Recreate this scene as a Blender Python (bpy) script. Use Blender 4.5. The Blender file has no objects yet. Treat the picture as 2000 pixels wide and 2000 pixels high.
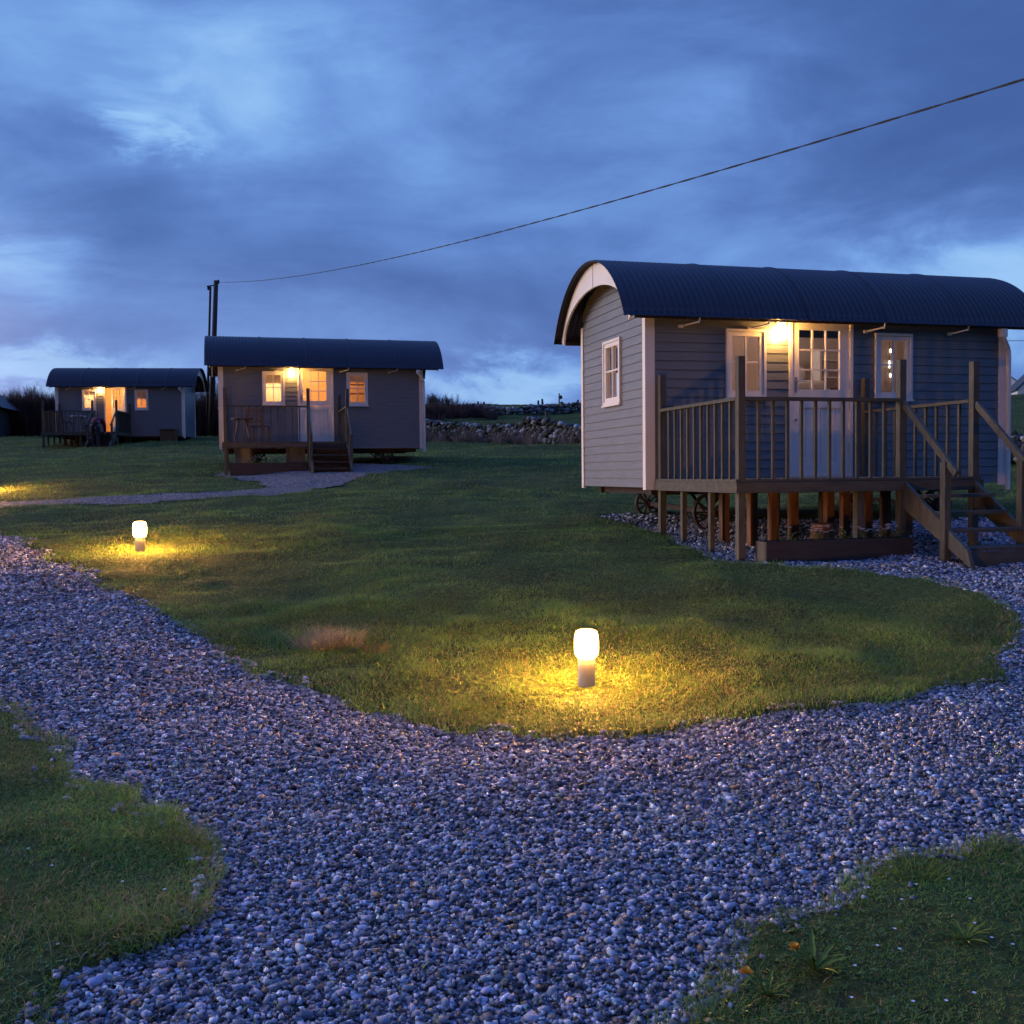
import bpy, bmesh, math, random
import numpy as np
from mathutils import Vector, Matrix
random.seed(7); rng = np.random.default_rng(11)
S = bpy.context.scene; COL = S.collection
PI = math.pi

# ------------------------------------------------------------------ camera
CAMZ = 1.5
PITCH = math.atan(76/2000); ROLL = 0.010
F = Vector((0, math.cos(PITCH), -math.sin(PITCH)))
V0 = Vector((0, math.sin(PITCH), math.cos(PITCH))); H0 = Vector((1, 0, 0))
R = H0*math.cos(ROLL) - V0*math.sin(ROLL); U = H0*math.sin(ROLL) + V0*math.cos(ROLL)
cam_d = bpy.data.cameras.new('camera'); cam = bpy.data.objects.new('camera', cam_d); COL.objects.link(cam)
cam_d.sensor_width = 36; cam_d.lens = 36; cam_d.clip_start = 0.05; cam_d.clip_end = 3000
M = Matrix((( R.x, U.x, -F.x, 0), (R.y, U.y, -F.y, 0), (R.z, U.z, -F.z, CAMZ), (0, 0, 0, 1)))
cam.matrix_world = M
S.camera = cam
S.view_settings.view_transform = 'Standard'; S.view_settings.look = 'None'
S.view_settings.exposure = 0.0; S.view_settings.gamma = 1
def ray(u, v): return F + R*((u-1000)/2000) + U*((1000-v)/2000)

# ------------------------------------------------------------------ world: dusk sky with clouds
W = bpy.data.worlds.new('World'); S.world = W; W.use_nodes = True
nt = W.node_tree; N = nt.nodes; Lk = nt.links; N.clear()
def wn(t, **k):
    n = N.new(t)
    for a, b in k.items(): setattr(n, a, b)
    return n
def wmath(op, a, b=None, clamp=False):
    n = wn('ShaderNodeMath', operation=op, use_clamp=clamp)
    for i, x in enumerate((a, b)):
        if x is None: continue
        if isinstance(x, (int, float)): n.inputs[i].default_value = x
        else: Lk.new(x, n.inputs[i])
    return n.outputs[0]
def wvec(op, a, b=None, out=0):
    n = wn('ShaderNodeVectorMath', operation=op)
    for i, x in enumerate((a, b)):
        if x is None: continue
        if isinstance(x, (tuple, list, Vector)): n.inputs[i].default_value = tuple(x)
        else: Lk.new(x, n.inputs[i])
    return n.outputs[out]
tc = wn('ShaderNodeTexCoord'); D = wvec('NORMALIZE', tc.outputs['Generated'])
sep = wn('ShaderNodeSeparateXYZ'); Lk.new(D, sep.inputs[0])
zc = wmath('MAXIMUM', sep.outputs[2], 0.0); zd = wmath('ADD', zc, 0.30)
comb = wn('ShaderNodeCombineXYZ'); Lk.new(wmath('DIVIDE', sep.outputs[0], zd), comb.inputs[0]); Lk.new(wmath('DIVIDE', sep.outputs[1], zd), comb.inputs[1])
def wnoise(vec, scale, detail, rough, dist, off=(0, 0, 0)):
    n = wn('ShaderNodeTexNoise'); n.inputs['Scale'].default_value = scale; n.inputs['Detail'].default_value = detail
    n.inputs['Roughness'].default_value = rough; n.inputs['Distortion'].default_value = dist
    Lk.new(wvec('ADD', vec, off), n.inputs['Vector']); return n
n1 = wnoise(comb.outputs[0], 2.1, 9, 0.56, 0.5, (3.1, 1.7, 0))
n2 = wnoise(wvec('MULTIPLY', D, (1, 1, 3.4)), 3.4, 8, 0.55, 0.5, (8.3, 4.2, 2))
n3 = wnoise(wvec('MULTIPLY', D, (1, 1, 1.8)), 8.0, 8, 0.62, 0.6, (1, 2, 3))
warp = wvec('SUBTRACT', n3.outputs['Color'], (0.5, 0.5, 0.5))
wsc = wn('ShaderNodeVectorMath', operation='SCALE'); Lk.new(warp, wsc.inputs[0]); wsc.inputs['Scale'].default_value = 0.20
Dw = wvec('ADD', D, wvec('MULTIPLY', wsc.outputs[0], (1, 1, .62)))
b = wmath('ADD', wmath('MULTIPLY', wmath('SUBTRACT', n1.outputs['Fac'], 0.5), 0.65), wmath('MULTIPLY', wmath('SUBTRACT', n2.outputs['Fac'], 0.5), 0.95))
b = wmath('ADD', b, 0.50)
SKY_BLOBS = [  # u, v, radius, stretch in z, amplitude
    (285, 285, 0.028, 1.8, 0.34), (340, 240, 0.032, 1.3, 0.22), (240, 225, 0.030, 1.2, 0.16), (300, 250, 0.075, 1.3, 0.08), (60, 50, 0.12, 1.4, 0.24), (490, 160, 0.07, 1.0, 0.14), (10, 530, 0.07, 2.4, 0.34),
    (1350, 300, 0.13, 1.4, 0.22), (1950, 590, 0.17, 3.2, 0.40), (1030, 740, 0.11, 5.5, 0.52), (20, 715, 0.13, 6.0, 0.62),
    (1700, 520, 0.22, 3.5, 0.22), (850, 330, 0.2, 2.0, 0.08),
    (1600, 90, 0.24, 1.1, -0.27), (1950, 60, 0.22, 1.0, -0.27), (650, 420, 0.20, 2.4, -0.14), (150, 290, 0.12, 1.5, -0.16), (1050, 600, 0.22, 3.4, -0.16), (1130, 210, 0.08, 1.4, -0.14)]
for (u, v, rad, st, amp) in SKY_BLOBS:
    d0 = ray(u, v).normalized()
    df = wvec('MULTIPLY', wvec('SUBTRACT', Dw, d0), (1, 1, st))
    ln = wvec('LENGTH', df, out=1)
    mr = wn('ShaderNodeMapRange', interpolation_type='SMOOTHERSTEP'); Lk.new(ln, mr.inputs[0])
    mr.inputs[1].default_value = 0; mr.inputs[2].default_value = rad*1.7; mr.inputs[3].default_value = amp; mr.inputs[4].default_value = 0
    b = wmath('ADD', b, mr.outputs[0])
cr = wn('ShaderNodeValToRGB'); Lk.new(b, cr.inputs[0]); e = cr.color_ramp
e.interpolation = 'B_SPLINE'
e.elements[0].position = 0.0; e.elements[0].color = (.050, .118, .365, 1)
e.elements[1].position = 1.0; e.elements[1].color = (.36, .64, 1.0, 1)
for p, c in ((.30, (.080, .180, .500)), (.52, (.125, .260, .650)), (.76, (.19, .40, .86))):
    x = e.elements.new(p); x.color = c + (1,)
# lilac tint low and to the left
tint = wmath('MULTIPLY', wmath('SUBTRACT', 1.0, wmath('MULTIPLY', zc, 4.5), True), wmath('ADD', wmath('MULTIPLY', sep.outputs[0], -1.4), 0.35, True))
mx = wn('ShaderNodeMix', data_type='RGBA'); Lk.new(wmath('MULTIPLY', tint, 0.42), mx.inputs[0]); Lk.new(cr.outputs[0], mx.inputs[6]); mx.inputs[7].default_value = (.33, .35, .68, 1)
# afterglow outside the picture, low on the left
gd = wvec('LENGTH', wvec('MULTIPLY', wvec('SUBTRACT', Dw, (-.80, .58, .07)), (1, 1, 1.7)), out=1)
gm = wn('ShaderNodeMapRange', interpolation_type='SMOOTHERSTEP'); Lk.new(gd, gm.inputs[0])
gm.inputs[1].default_value = 0; gm.inputs[2].default_value = 0.62; gm.inputs[3].default_value = 1; gm.inputs[4].default_value = 0
mx2 = wn('ShaderNodeMix', data_type='RGBA', blend_type='ADD'); Lk.new(gm.outputs[0], mx2.inputs[0]); Lk.new(mx.outputs[2], mx2.inputs[6]); mx2.inputs[7].default_value = (1.15, 1.10, 1.30, 1)
SUN_EL, SUN_AZ = math.radians(11), math.radians(-82)      # azimuth measured from +Y towards +X
nish = wn('ShaderNodeTexSky', sky_type='NISHITA'); nish.sun_disc = False; nish.sun_elevation = math.radians(-1.5); nish.sun_rotation = SUN_AZ
mx3 = wn('ShaderNodeMix', data_type='RGBA', blend_type='ADD'); mx3.inputs[0].default_value = 0.05; Lk.new(mx2.outputs[2], mx3.inputs[6]); Lk.new(nish.outputs[0], mx3.inputs[7])
# nothing bright below the horizon
below = wn('ShaderNodeMix', data_type='RGBA'); Lk.new(wmath('LESS_THAN', sep.outputs[2], -0.01), below.inputs[0]); Lk.new(mx3.outputs[2], below.inputs[6]); below.inputs[7].default_value = (.02, .03, .03, 1)
# the eastern half of the sky, behind the camera, is already dark; overhead it is a deep clear blue
se = wmath('ADD', sep.outputs[1], wmath('MULTIPLY', zc, 1.1))
me_ = wn('ShaderNodeMapRange', interpolation_type='SMOOTHSTEP'); Lk.new(se, me_.inputs[0])
me_.inputs[1].default_value = -.45; me_.inputs[2].default_value = .30; me_.inputs[3].default_value = 0; me_.inputs[4].default_value = 1
east = wn('ShaderNodeMix', data_type='RGBA', blend_type='MULTIPLY'); east.inputs[0].default_value = 1; Lk.new(below.outputs[2], east.inputs[6])
ec = wn('ShaderNodeMix', data_type='RGBA'); Lk.new(me_.outputs[0], ec.inputs[0]); ec.inputs[6].default_value = (.30, .22, .17, 1); ec.inputs[7].default_value = (1, 1, 1, 1); Lk.new(ec.outputs[2], east.inputs[7])
mz = wn('ShaderNodeMapRange', interpolation_type='SMOOTHSTEP'); Lk.new(sep.outputs[2], mz.inputs[0])
mz.inputs[1].default_value = .50; mz.inputs[2].default_value = .8; mz.inputs[3].default_value = 0; mz.inputs[4].default_value = 1
zen = wn('ShaderNodeMix', data_type='RGBA'); Lk.new(mz.outputs[0], zen.inputs[0]); Lk.new(east.outputs[2], zen.inputs[6]); zen.inputs[7].default_value = (.135, .33, 1.15, 1)
bg = wn('ShaderNodeBackground'); Lk.new(zen.outputs[2], bg.inputs[0]); bg.inputs[1].default_value = 0.93
wo = wn('ShaderNodeOutputWorld'); Lk.new(bg.outputs[0], wo.inputs[0])
# last soft western light
sd = bpy.data.lights.new('sun', 'SUN'); sd.energy = 2.3; sd.angle = math.radians(35); sd.color = (1, .87, .88)
so = bpy.data.objects.new('sun', sd); COL.objects.link(so)
sv = Vector((math.sin(SUN_AZ)*math.cos(SUN_EL), math.cos(SUN_AZ)*math.cos(SUN_EL), math.sin(SUN_EL)))
so.rotation_euler = sv.to_track_quat('Z', 'Y').to_euler()

# ------------------------------------------------------------------ terrain height
PY = np.array([-400, -20, 0, 3, 5, 6.5, 8, 10.4, 12, 13, 15, 17, 24, 27, 30, 42, 45, 60, 70, 80, 88, 120, 300, 1500])
PZ = np.array([-.5, 0, 0, 0, .05, .14, .28, .53, .64, .71, .83, .95, 1.50, 1.72, 1.95, 2.74, 3.02, 4.4, 5.6, 6.85, 7.15, 7.0, 6.0, 4.0])
_gy = np.arange(-20, 130, .1); _gz = np.interp(_gy, PY, PZ)
_k = np.exp(-.5*(np.arange(-20, 21)/8.)**2); _k /= _k.sum()
_gz = np.convolve(np.pad(_gz, 20, mode='edge'), _k, mode='valid')
def base(x, y):
    y = np.asarray(y, float); x = np.asarray(x, float)
    z = np.where((y > -19) & (y < 129), np.interp(y, _gy, _gz), np.interp(y, PY, PZ))
    z = z + np.clip((x-12)/40, 0, 1)*np.clip((y-40)/40, 0, 1)*.55
    return z
def hashn(ix, iy, s):
    h = (ix.astype(np.int64)*374761393 + iy.astype(np.int64)*668265263 + s*982451653) & 0x7fffffff
    h = ((h ^ (h >> 13))*1274126177) & 0x7fffffff
    return ((h ^ (h >> 16)) & 0xffff)/65535.
def vnoise(x, y, s=0):
    x = np.asarray(x, float); y = np.asarray(y, float)
    ix = np.floor(x); iy = np.floor(y); fx = x-ix; fy = y-iy; fx = fx*fx*(3-2*fx); fy = fy*fy*(3-2*fy)
    a = hashn(ix, iy, s); b_ = hashn(ix+1, iy, s); c = hashn(ix, iy+1, s); d = hashn(ix+1, iy+1, s)
    return a*(1-fx)*(1-fy)+b_*fx*(1-fy)+c*(1-fx)*fy+d*fx*fy
def ground(u, v):
    d = ray(u, v); d = d/d.y
    ys = np.concatenate([np.arange(.3, 60, .02), np.arange(60, 160, .1)])
    zr = CAMZ + d.z*ys; hz = base(d.x*ys, ys)
    i = np.argmax(zr <= hz)
    if not (zr[i] <= hz[i]): i = len(ys)-1
    return Vector((d.x*ys[i], ys[i], float(hz[i])))
def gp(u, v): g = ground(u, v); return (g.x, g.y)

MAIN = [(-700, 950), (-300, 985), (0, 1035), (40, 1048), (75, 1070), (115, 1098), (170, 1125), (240, 1160), (300, 1195), (370, 1235), (440, 1280), (500, 1300), (560, 1325),
        (640, 1348), (720, 1370), (800, 1392), (880, 1415), (960, 1432), (1040, 1440), (1130, 1438), (1230, 1430), (1300, 1412), (1400, 1402), (1500, 1395), (1600, 1390),
        (1700, 1375), (1780, 1365), (1860, 1345), (1920, 1320), (1965, 1290), (1985, 1260), (1985, 1240), (1975, 1215), (1960, 1185), (1930, 1165), (1880, 1145),
        (1820, 1130), (1700, 1118), (1600, 1112), (1500, 1105), (1430, 1095), (1380, 1080), (1330, 1062), (1290, 1048), (1250, 1035), (1200, 1020), (1150, 1012),
        (1190, 1004), (1260, 1004), (1400, 1012), (1600, 1020), (1800, 1022), (1960, 1012), (2100, 1012), (2500, 1050), (2600, 1560), (2000, 1665), (1960, 1668), (1900, 1690), (1860, 1695),
        (1800, 1698), (1730, 1700), (1722, 1740), (1710, 1765), (1650, 1785), (1600, 1800), (1590, 1850), (1540, 1852), (1500, 1890), (1450, 1945), (1430, 1965), (1400, 2010), (1350, 2500),
        (1300, 4500), (300, 4500), (60, 2300), (120, 2010), (135, 1985), (200, 1905), (280, 1852), (350, 1825), (385, 1775), (400, 1740), (345, 1695), (318, 1645), (300, 1598), (240, 1590), (215, 1562),
        (150, 1540), (115, 1510), (100, 1480), (60, 1430), (35, 1410), (0, 1395), (-100, 1360), (-700, 1270)]
FAR = [(-300, 982), (0, 978), (159, 974), (273, 968), (380, 964), (440, 962), (483, 957), (525, 949), (504, 938), (445, 933), (414, 925), (442, 921), (520, 916), (613, 908), (693, 906), (780, 908), (851, 914),
       (820, 918), (716, 928), (665, 944), (595, 962), (483, 973), (380, 980), (273, 985), (182, 988), (68, 990), (0, 994), (-300, 1003)]
MAINW = np.array([gp(*p) for p in MAIN]); FARW = np.array([gp(*p) for p in FAR])
def densify(P):
    out = []
    for i in range(len(P)):
        a, b_ = P[i], P[(i+1) % len(P)]; n = max(1, int(np.hypot(*(b_-a))/.12))
        for k in range(n): out.append(a+(b_-a)*k/n)
    return np.array(out)
def ragged(P, amp):
    P = densify(P); P = P + .13*np.stack([vnoise(P[:, 0]*7, P[:, 1]*9, 7)-.5, vnoise(P[:, 0]*9, P[:, 1]*9, 8)-.5], 1); return P + amp*np.stack([vnoise(P[:, 0]*2.3, P[:, 1]*2.3, 5)-.5, vnoise(P[:, 0]*2.3, P[:, 1]*2.3, 6)-.5], 1)
MAINW = ragged(MAINW, .22); FARW = ragged(FARW, .3)
def inside(P, x, y):
    x = np.asarray(x).ravel(); y = np.asarray(y).ravel(); r = np.zeros(x.shape, bool)
    m = (x > P[:, 0].min()) & (x < P[:, 0].max()) & (y > P[:, 1].min()) & (y < P[:, 1].max())
    xs, ys = x[m], y[m]; rr = np.zeros(xs.shape, bool)
    for i in range(len(P)):
        x1, y1 = P[i]; x2, y2 = P[(i+1) % len(P)]
        if y1 == y2: continue
        c = (y1 > ys) != (y2 > ys)
        rr ^= c & (xs < (x2-x1)*(ys-y1)/(y2-y1)+x1)
    r[m] = rr; return r
def in_gravel(x, y): return inside(MAINW, x, y) | inside(FARW, x, y)
def bumps(x, y):
    a = (vnoise(x*.9, y*.9, 1)-.5)*.07 + (vnoise(x*2.7, y*2.7, 2)-.5)*.05 + (vnoise(x*.28, y*.28, 3)-.5)*.12
    return a*np.clip((np.asarray(y)-1)/6, .3, 1.0)*1.0 + np.clip((np.asarray(y)-20)/20, 0, 1)*(vnoise(x*.6, y*.6, 4)-.5)*.22
def gz(x, y): return float(base(x, y))

# ------------------------------------------------------------------ materials
def mat(name, col, rough=.7, metal=0., spec=.4, noise=None, bump=None, stretch=(1, 1, 1), emit=None, col2=None):
    m = bpy.data.materials.new(name); m.use_nodes = True; t = m.node_tree; p = t.nodes['Principled BSDF']
    p.inputs['Roughness'].default_value = rough; p.inputs['Metallic'].default_value = metal; p.inputs['Specular IOR Level'].default_value = spec
    p.inputs['Base Color'].default_value = (*col, 1)
    if emit:
        p.inputs['Emission Color'].default_value = (*emit[0], 1); p.inputs['Emission Strength'].default_value = emit[1]
    if noise or bump:
        c = t.nodes.new('ShaderNodeTexCoord'); mp = t.nodes.new('ShaderNodeMapping'); mp.inputs['Scale'].default_value = stretch
        t.links.new(c.outputs['Object'], mp.inputs[0])
    if noise:
        n = t.nodes.new('ShaderNodeTexNoise'); n.inputs['Scale'].default_value = noise; n.inputs['Detail'].default_value = 6; t.links.new(mp.outputs[0], n.inputs['Vector'])
        r = t.nodes.new('ShaderNodeValToRGB'); r.color_ramp.elements[0].position = .3; r.color_ramp.elements[1].position = .72
        c2 = col2 or tuple(x*.6 for x in col)
        r.color_ramp.elements[0].color = (*c2, 1); r.color_ramp.elements[1].color = (*col, 1)
        t.links.new(n.outputs['Fac'], r.inputs[0]); t.links.new(r.outputs[0], p.inputs['Base Color'])
    if bump:
        n2_ = t.nodes.new('ShaderNodeTexNoise'); n2_.inputs['Scale'].default_value = bump[0]; n2_.inputs['Detail'].default_value = 5; t.links.new(mp.outputs[0], n2_.inputs['Vector'])
        bb = t.nodes.new('ShaderNodeBump'); bb.inputs['Strength'].default_value = bump[1]; bb.inputs['Distance'].default_value = .01
        t.links.new(n2_.outputs['Fac'], bb.inputs['Height']); t.links.new(bb.outputs[0], p.inputs['Normal'])
    return m
def attrmat(name, rough=.8, spec=.2, transl=0., noise=0):
    m = bpy.data.materials.new(name); m.use_nodes = True; t = m.node_tree; p = t.nodes['Principled BSDF']
    a = t.nodes.new('ShaderNodeAttribute'); a.attribute_name = 'Col'
    t.links.new(a.outputs['Color'], p.inputs['Base Color']); p.inputs['Roughness'].default_value = rough; p.inputs['Specular IOR Level'].default_value = spec
    if transl:
        tr = t.nodes.new('ShaderNodeBsdfTranslucent'); t.links.new(a.outputs['Color'], tr.inputs[0])
        ms = t.nodes.new('ShaderNodeMixShader'); ms.inputs[0].default_value = transl
        t.links.new(p.outputs[0], ms.inputs[1]); t.links.new(tr.outputs[0], ms.inputs[2]); t.links.new(ms.outputs[0], t.nodes['Material Output'].inputs[0])
    return m
m_siding = mat('painted_siding', (.155, .170, .198), .42, spec=.6, noise=3, col2=(.120, .132, .156), stretch=(1, 1, 9), bump=(30, .25))
m_trim = mat('cream_paint', (.76, .71, .67), .42, noise=2.5, col2=(.68, .635, .60), bump=(20, .1))
m_roof = mat('dark_corrugated_steel', (.017, .015, .029), .5, metal=0, spec=.30, noise=1.5, col2=(.012, .011, .022))
m_pine = mat('pine_lining', (.62, .42, .24), .6, noise=4, col2=(.52, .33, .17), stretch=(1, 1, 6))
m_white_in = mat('white_lining', (.62, .52, .46), .6, noise=3, col2=(.55, .46, .40), stretch=(1, 1, 6))
m_timber = mat('weathered_timber', (.100, .092, .070), .75, noise=7, col2=(.050, .047, .037), stretch=(3, 3, .6), bump=(40, .4))
m_timberh = mat('weathered_timber_boards', (.096, .088, .068), .75, noise=6, col2=(.050, .047, .038), stretch=(.6, 3, 3), bump=(40, .4))
m_timbero = mat('red_brown_timber', (.19, .085, .04), .7, noise=7, col2=(.09, .04, .02), stretch=(3, 3, .6), bump=(40, .3))
m_darkwood = mat('dark_stained_wood', (.040, .034, .036), .7, noise=6, col2=(.024, .02, .022), stretch=(.5, 3, 3), bump=(30, .3))
m_chair = mat('brown_wood', (.16, .07, .03), .6, noise=8)
m_block = mat('concrete_block', (.24, .23, .22), .9, noise=6, col2=(.17, .16, .15))
m_iron = mat('cast_iron', (.05, .035, .03), .6, metal=.4, noise=8, col2=(.03, .02, .018))
m_steel = mat('brushed_steel', (.5, .5, .5), .35, metal=.9)
m_grey = mat('grey_powder_coat', (.36, .33, .33), .5, noise=12, col2=(.34, .31, .31))
m_fabric = mat('cream_cloth', (.68, .60, .55), .9, noise=20, col2=(.60, .53, .48), bump=(60, .3))
m_bedding = mat('white_bedding', (.75, .72, .72), .9, noise=6, col2=(.65, .62, .62), bump=(12, .5))
m_soil = mat('dark_soil', (.03, .022, .016), .95, noise=12, bump=(25, 1))
m_pole = mat('creosoted_pole', (.045, .035, .03), .8, noise=10, bump=(30, .3))
m_cable = mat('black_cable', (.012, .012, .014), .6, noise=30)
m_slate = mat('slate_roof', (.05, .055, .07), .6, noise=3, col2=(.035, .04, .05))
m_render = mat('white_render', (.62, .62, .62), .8, noise=2, col2=(.54, .54, .54))
m_maroon = mat('maroon_fleece', (.16, .02, .045), .9, noise=15, bump=(40, .3))
m_trouser = mat('dark_trousers', (.02, .02, .028), .9, noise=15)
m_skin = mat('skin', (.45, .27, .2), .6, noise=10, col2=(.40, .23, .17))
m_hair = mat('grey_hair', (.30, .27, .26), .8, noise=30)
m_green_panel = mat('dark_green_boards', (.028, .045, .035), .8, noise=4, col2=(.018, .03, .024))
WARM = (1.0, .52, .17)
def emitter(name, col, s):
    m = bpy.data.materials.new(name); m.use_nodes = True; p = m.node_tree.nodes['Principled BSDF']
    p.inputs['Base Color'].default_value = (.8, .75, .65, 1); p.inputs['Emission Color'].default_value = (*col, 1); p.inputs['Emission Strength'].default_value = s
    if s > 20:   # opal diffuser: thinner light towards its limb
        t = m.node_tree; lw = t.nodes.new('ShaderNodeLayerWeight'); lw.inputs[0].default_value = .5
        a = t.nodes.new('ShaderNodeMath'); a.operation = 'SUBTRACT'; a.inputs[0].default_value = 1; t.links.new(lw.outputs['Facing'], a.inputs[1])
        b_ = t.nodes.new('ShaderNodeMath'); b_.operation = 'POWER'; b_.inputs[1].default_value = 2.2; t.links.new(a.outputs[0], b_.inputs[0])
        c = t.nodes.new('ShaderNodeMath'); c.operation = 'MULTIPLY_ADD'; c.inputs[1].default_value = s; c.inputs[2].default_value = 1.6; t.links.new(b_.outputs[0], c.inputs[0]); t.links.new(c.outputs[0], p.inputs['Emission Strength'])
    return m
m_bollard = emitter('opal_lamp_head', (1.0, .43, .065), 1850)
m_globe = emitter('opal_wall_globe', (1.0, .47, .11), 260)
m_bulb = emitter('small_bulb', (1.0, .85, .7), 6)
m_shade = emitter('lit_lamp_shade', (1.0, .62, .25), 5)
def sheer():
    m = mat('translucent_cloth', (.72, .62, .56), .9, noise=20, col2=(.64, .55, .50)); t = m.node_tree; p = t.nodes['Principled BSDF']; tr = t.nodes.new('ShaderNodeBsdfTranslucent'); tr.inputs[0].default_value = (.75, .64, .55, 1)
    ms = t.nodes.new('ShaderNodeMixShader'); ms.inputs[0].default_value = .7; t.links.new(p.outputs[0], ms.inputs[1]); t.links.new(tr.outputs[0], ms.inputs[2]); t.links.new(ms.outputs[0], t.nodes['Material Output'].inputs[0]); return m
m_sheer = sheer()
def glassmat():
    m = bpy.data.materials.new('window_glass'); m.use_nodes = True; t = m.node_tree; t.nodes.remove(t.nodes['Principled BSDF'])
    g = t.nodes.new('ShaderNodeBsdfGlossy'); g.inputs['Roughness'].default_value = .03; tr = t.nodes.new('ShaderNodeBsdfTransparent')
    fr = t.nodes.new('ShaderNodeFresnel'); fr.inputs[0].default_value = 1.6; ma = t.nodes.new('ShaderNodeMath'); ma.operation = 'MULTIPLY_ADD'; ma.inputs[1].default_value = 1.0; ma.inputs[2].default_value = .06
    ms = t.nodes.new('ShaderNodeMixShader'); t.links.new(fr.outputs[0], ma.inputs[0]); t.links.new(ma.outputs[0], ms.inputs[0])
    t.links.new(tr.outputs[0], ms.inputs[1]); t.links.new(g.outputs[0], ms.inputs[2]); t.links.new(ms.outputs[0], t.nodes['Material Output'].inputs[0])
    return m
m_glass = glassmat()

# ------------------------------------------------------------------ helpers
def tag(o, label, cat=None, group=None, kind=None):
    if label: o['label'] = label
    if cat: o['category'] = cat
    if group: o['group'] = group
    if kind: o['kind'] = kind
    return o
def thing(name, label, cat, loc=(0, 0, 0), rz=0., group=None):
    o = bpy.data.objects.new(name, None); COL.objects.link(o); o.location = loc; o.rotation_euler = (0, 0, rz); o.empty_display_size = .2
    return tag(o, label, cat, group)
class MB:
    def __init__(s): s.v = []; s.f = []
    def add(s, vs, fs):
        n = len(s.v); s.v += [tuple(p) for p in vs]; s.f += [tuple(i+n for i in f) for f in fs]; return s
    def box(s, a, b_):
        x0, y0, z0 = a; x1, y1, z1 = b_
        x0, x1 = min(x0, x1), max(x0, x1); y0, y1 = min(y0, y1), max(y0, y1); z0, z1 = min(z0, z1), max(z0, z1)
        return s.add([(x0, y0, z0), (x1, y0, z0), (x1, y1, z0), (x0, y1, z0), (x0, y0, z1), (x1, y0, z1), (x1, y1, z1), (x0, y1, z1)],
                     [(0, 3, 2, 1), (4, 5, 6, 7), (0, 1, 5, 4), (1, 2, 6, 5), (2, 3, 7, 6), (3, 0, 4, 7)])
    def bar(s, a, b_, w, h, up=(0, 0, 1)):
        a = Vector(a); b_ = Vector(b_); d = (b_-a).normalized(); up = Vector(up)
        if abs(d.dot(up)) > .98: up = Vector((0, 1, 0))
        r = d.cross(up).normalized(); q = r.cross(d)
        vs = [p + r*sx*w/2 + q*sz*h/2 for p in (a, b_) for sx, sz in ((-1, -1), (1, -1), (1, 1), (-1, 1))]
        return s.add(vs, [(0, 3, 2, 1), (4, 5, 6, 7), (0, 1, 5, 4), (1, 2, 6, 5), (2, 3, 7, 6), (3, 0, 4, 7)])
    def tube(s, pts, r, n=8, cap=True):
        pts = [Vector(p) for p in pts]; rs = r if isinstance(r, (list, tuple)) else [r]*len(pts); vs = []; fs = []
        for i, p in enumerate(pts):
            d = (pts[min(i+1, len(pts)-1)]-pts[max(i-1, 0)]).normalized(); up = Vector((0, 0, 1)) if abs(d.z) < .9 else Vector((1, 0, 0))
            a = d.cross(up).normalized(); c = a.cross(d)
            vs += [p+(a*math.cos(2*PI*k/n)+c*math.sin(2*PI*k/n))*rs[i] for k in range(n)]
        for i in range(len(pts)-1):
            for k in range(n): fs.append((i*n+k, i*n+(k+1) % n, (i+1)*n+(k+1) % n, (i+1)*n+k))
        if cap: fs.append(tuple(range(n))[::-1]); fs.append(tuple((len(pts)-1)*n+k for k in range(n)))
        return s.add(vs, fs)
    def lathe(s, prof, c=(0, 0, 0), n=24):
        vs = []; fs = []
        for r, z in prof: vs += [(c[0]+r*math.cos(2*PI*k/n), c[1]+r*math.sin(2*PI*k/n), c[2]+z) for k in range(n)]
        for i in range(len(prof)-1):
            for k in range(n): fs.append((i*n+k, i*n+(k+1) % n, (i+1)*n+(k+1) % n, (i+1)*n+k))
        fs.append(tuple(range(n))[::-1]); fs.append(tuple((len(prof)-1)*n+k for k in range(n)))
        return s.add(vs, fs)
    def blob(s, c, r, seed=0, sub=1, jit=.25):
        bm = bmesh.new(); bmesh.ops.create_icosphere(bm, subdivisions=sub, radius=1); rr = random.Random(seed)
        vs = [(c[0]+v.co.x*r[0]*(1+rr.uniform(-jit, jit)), c[1]+v.co.y*r[1]*(1+rr.uniform(-jit, jit)), c[2]+v.co.z*r[2]*(1+rr.uniform(-jit, jit))) for v in bm.verts]
        fs = [tuple(v.index for v in f.verts) for f in bm.faces]; bm.free(); return s.add(vs, fs)
    def build(s, name, m, parent=None, smooth=False, label=None, bevel=0):
        me = bpy.data.meshes.new(name); me.from_pydata(s.v, [], s.f); me.materials.append(m)
        if smooth: me.polygons.foreach_set('use_smooth', [True]*len(me.polygons))
        o = bpy.data.objects.new(name, me); COL.objects.link(o)
        if parent: o.parent = parent
        if label: o['label'] = label
        if bevel:
            bv = o.modifiers.new('bevel', 'BEVEL'); bv.width = bevel; bv.segments = 2
        return o
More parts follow.
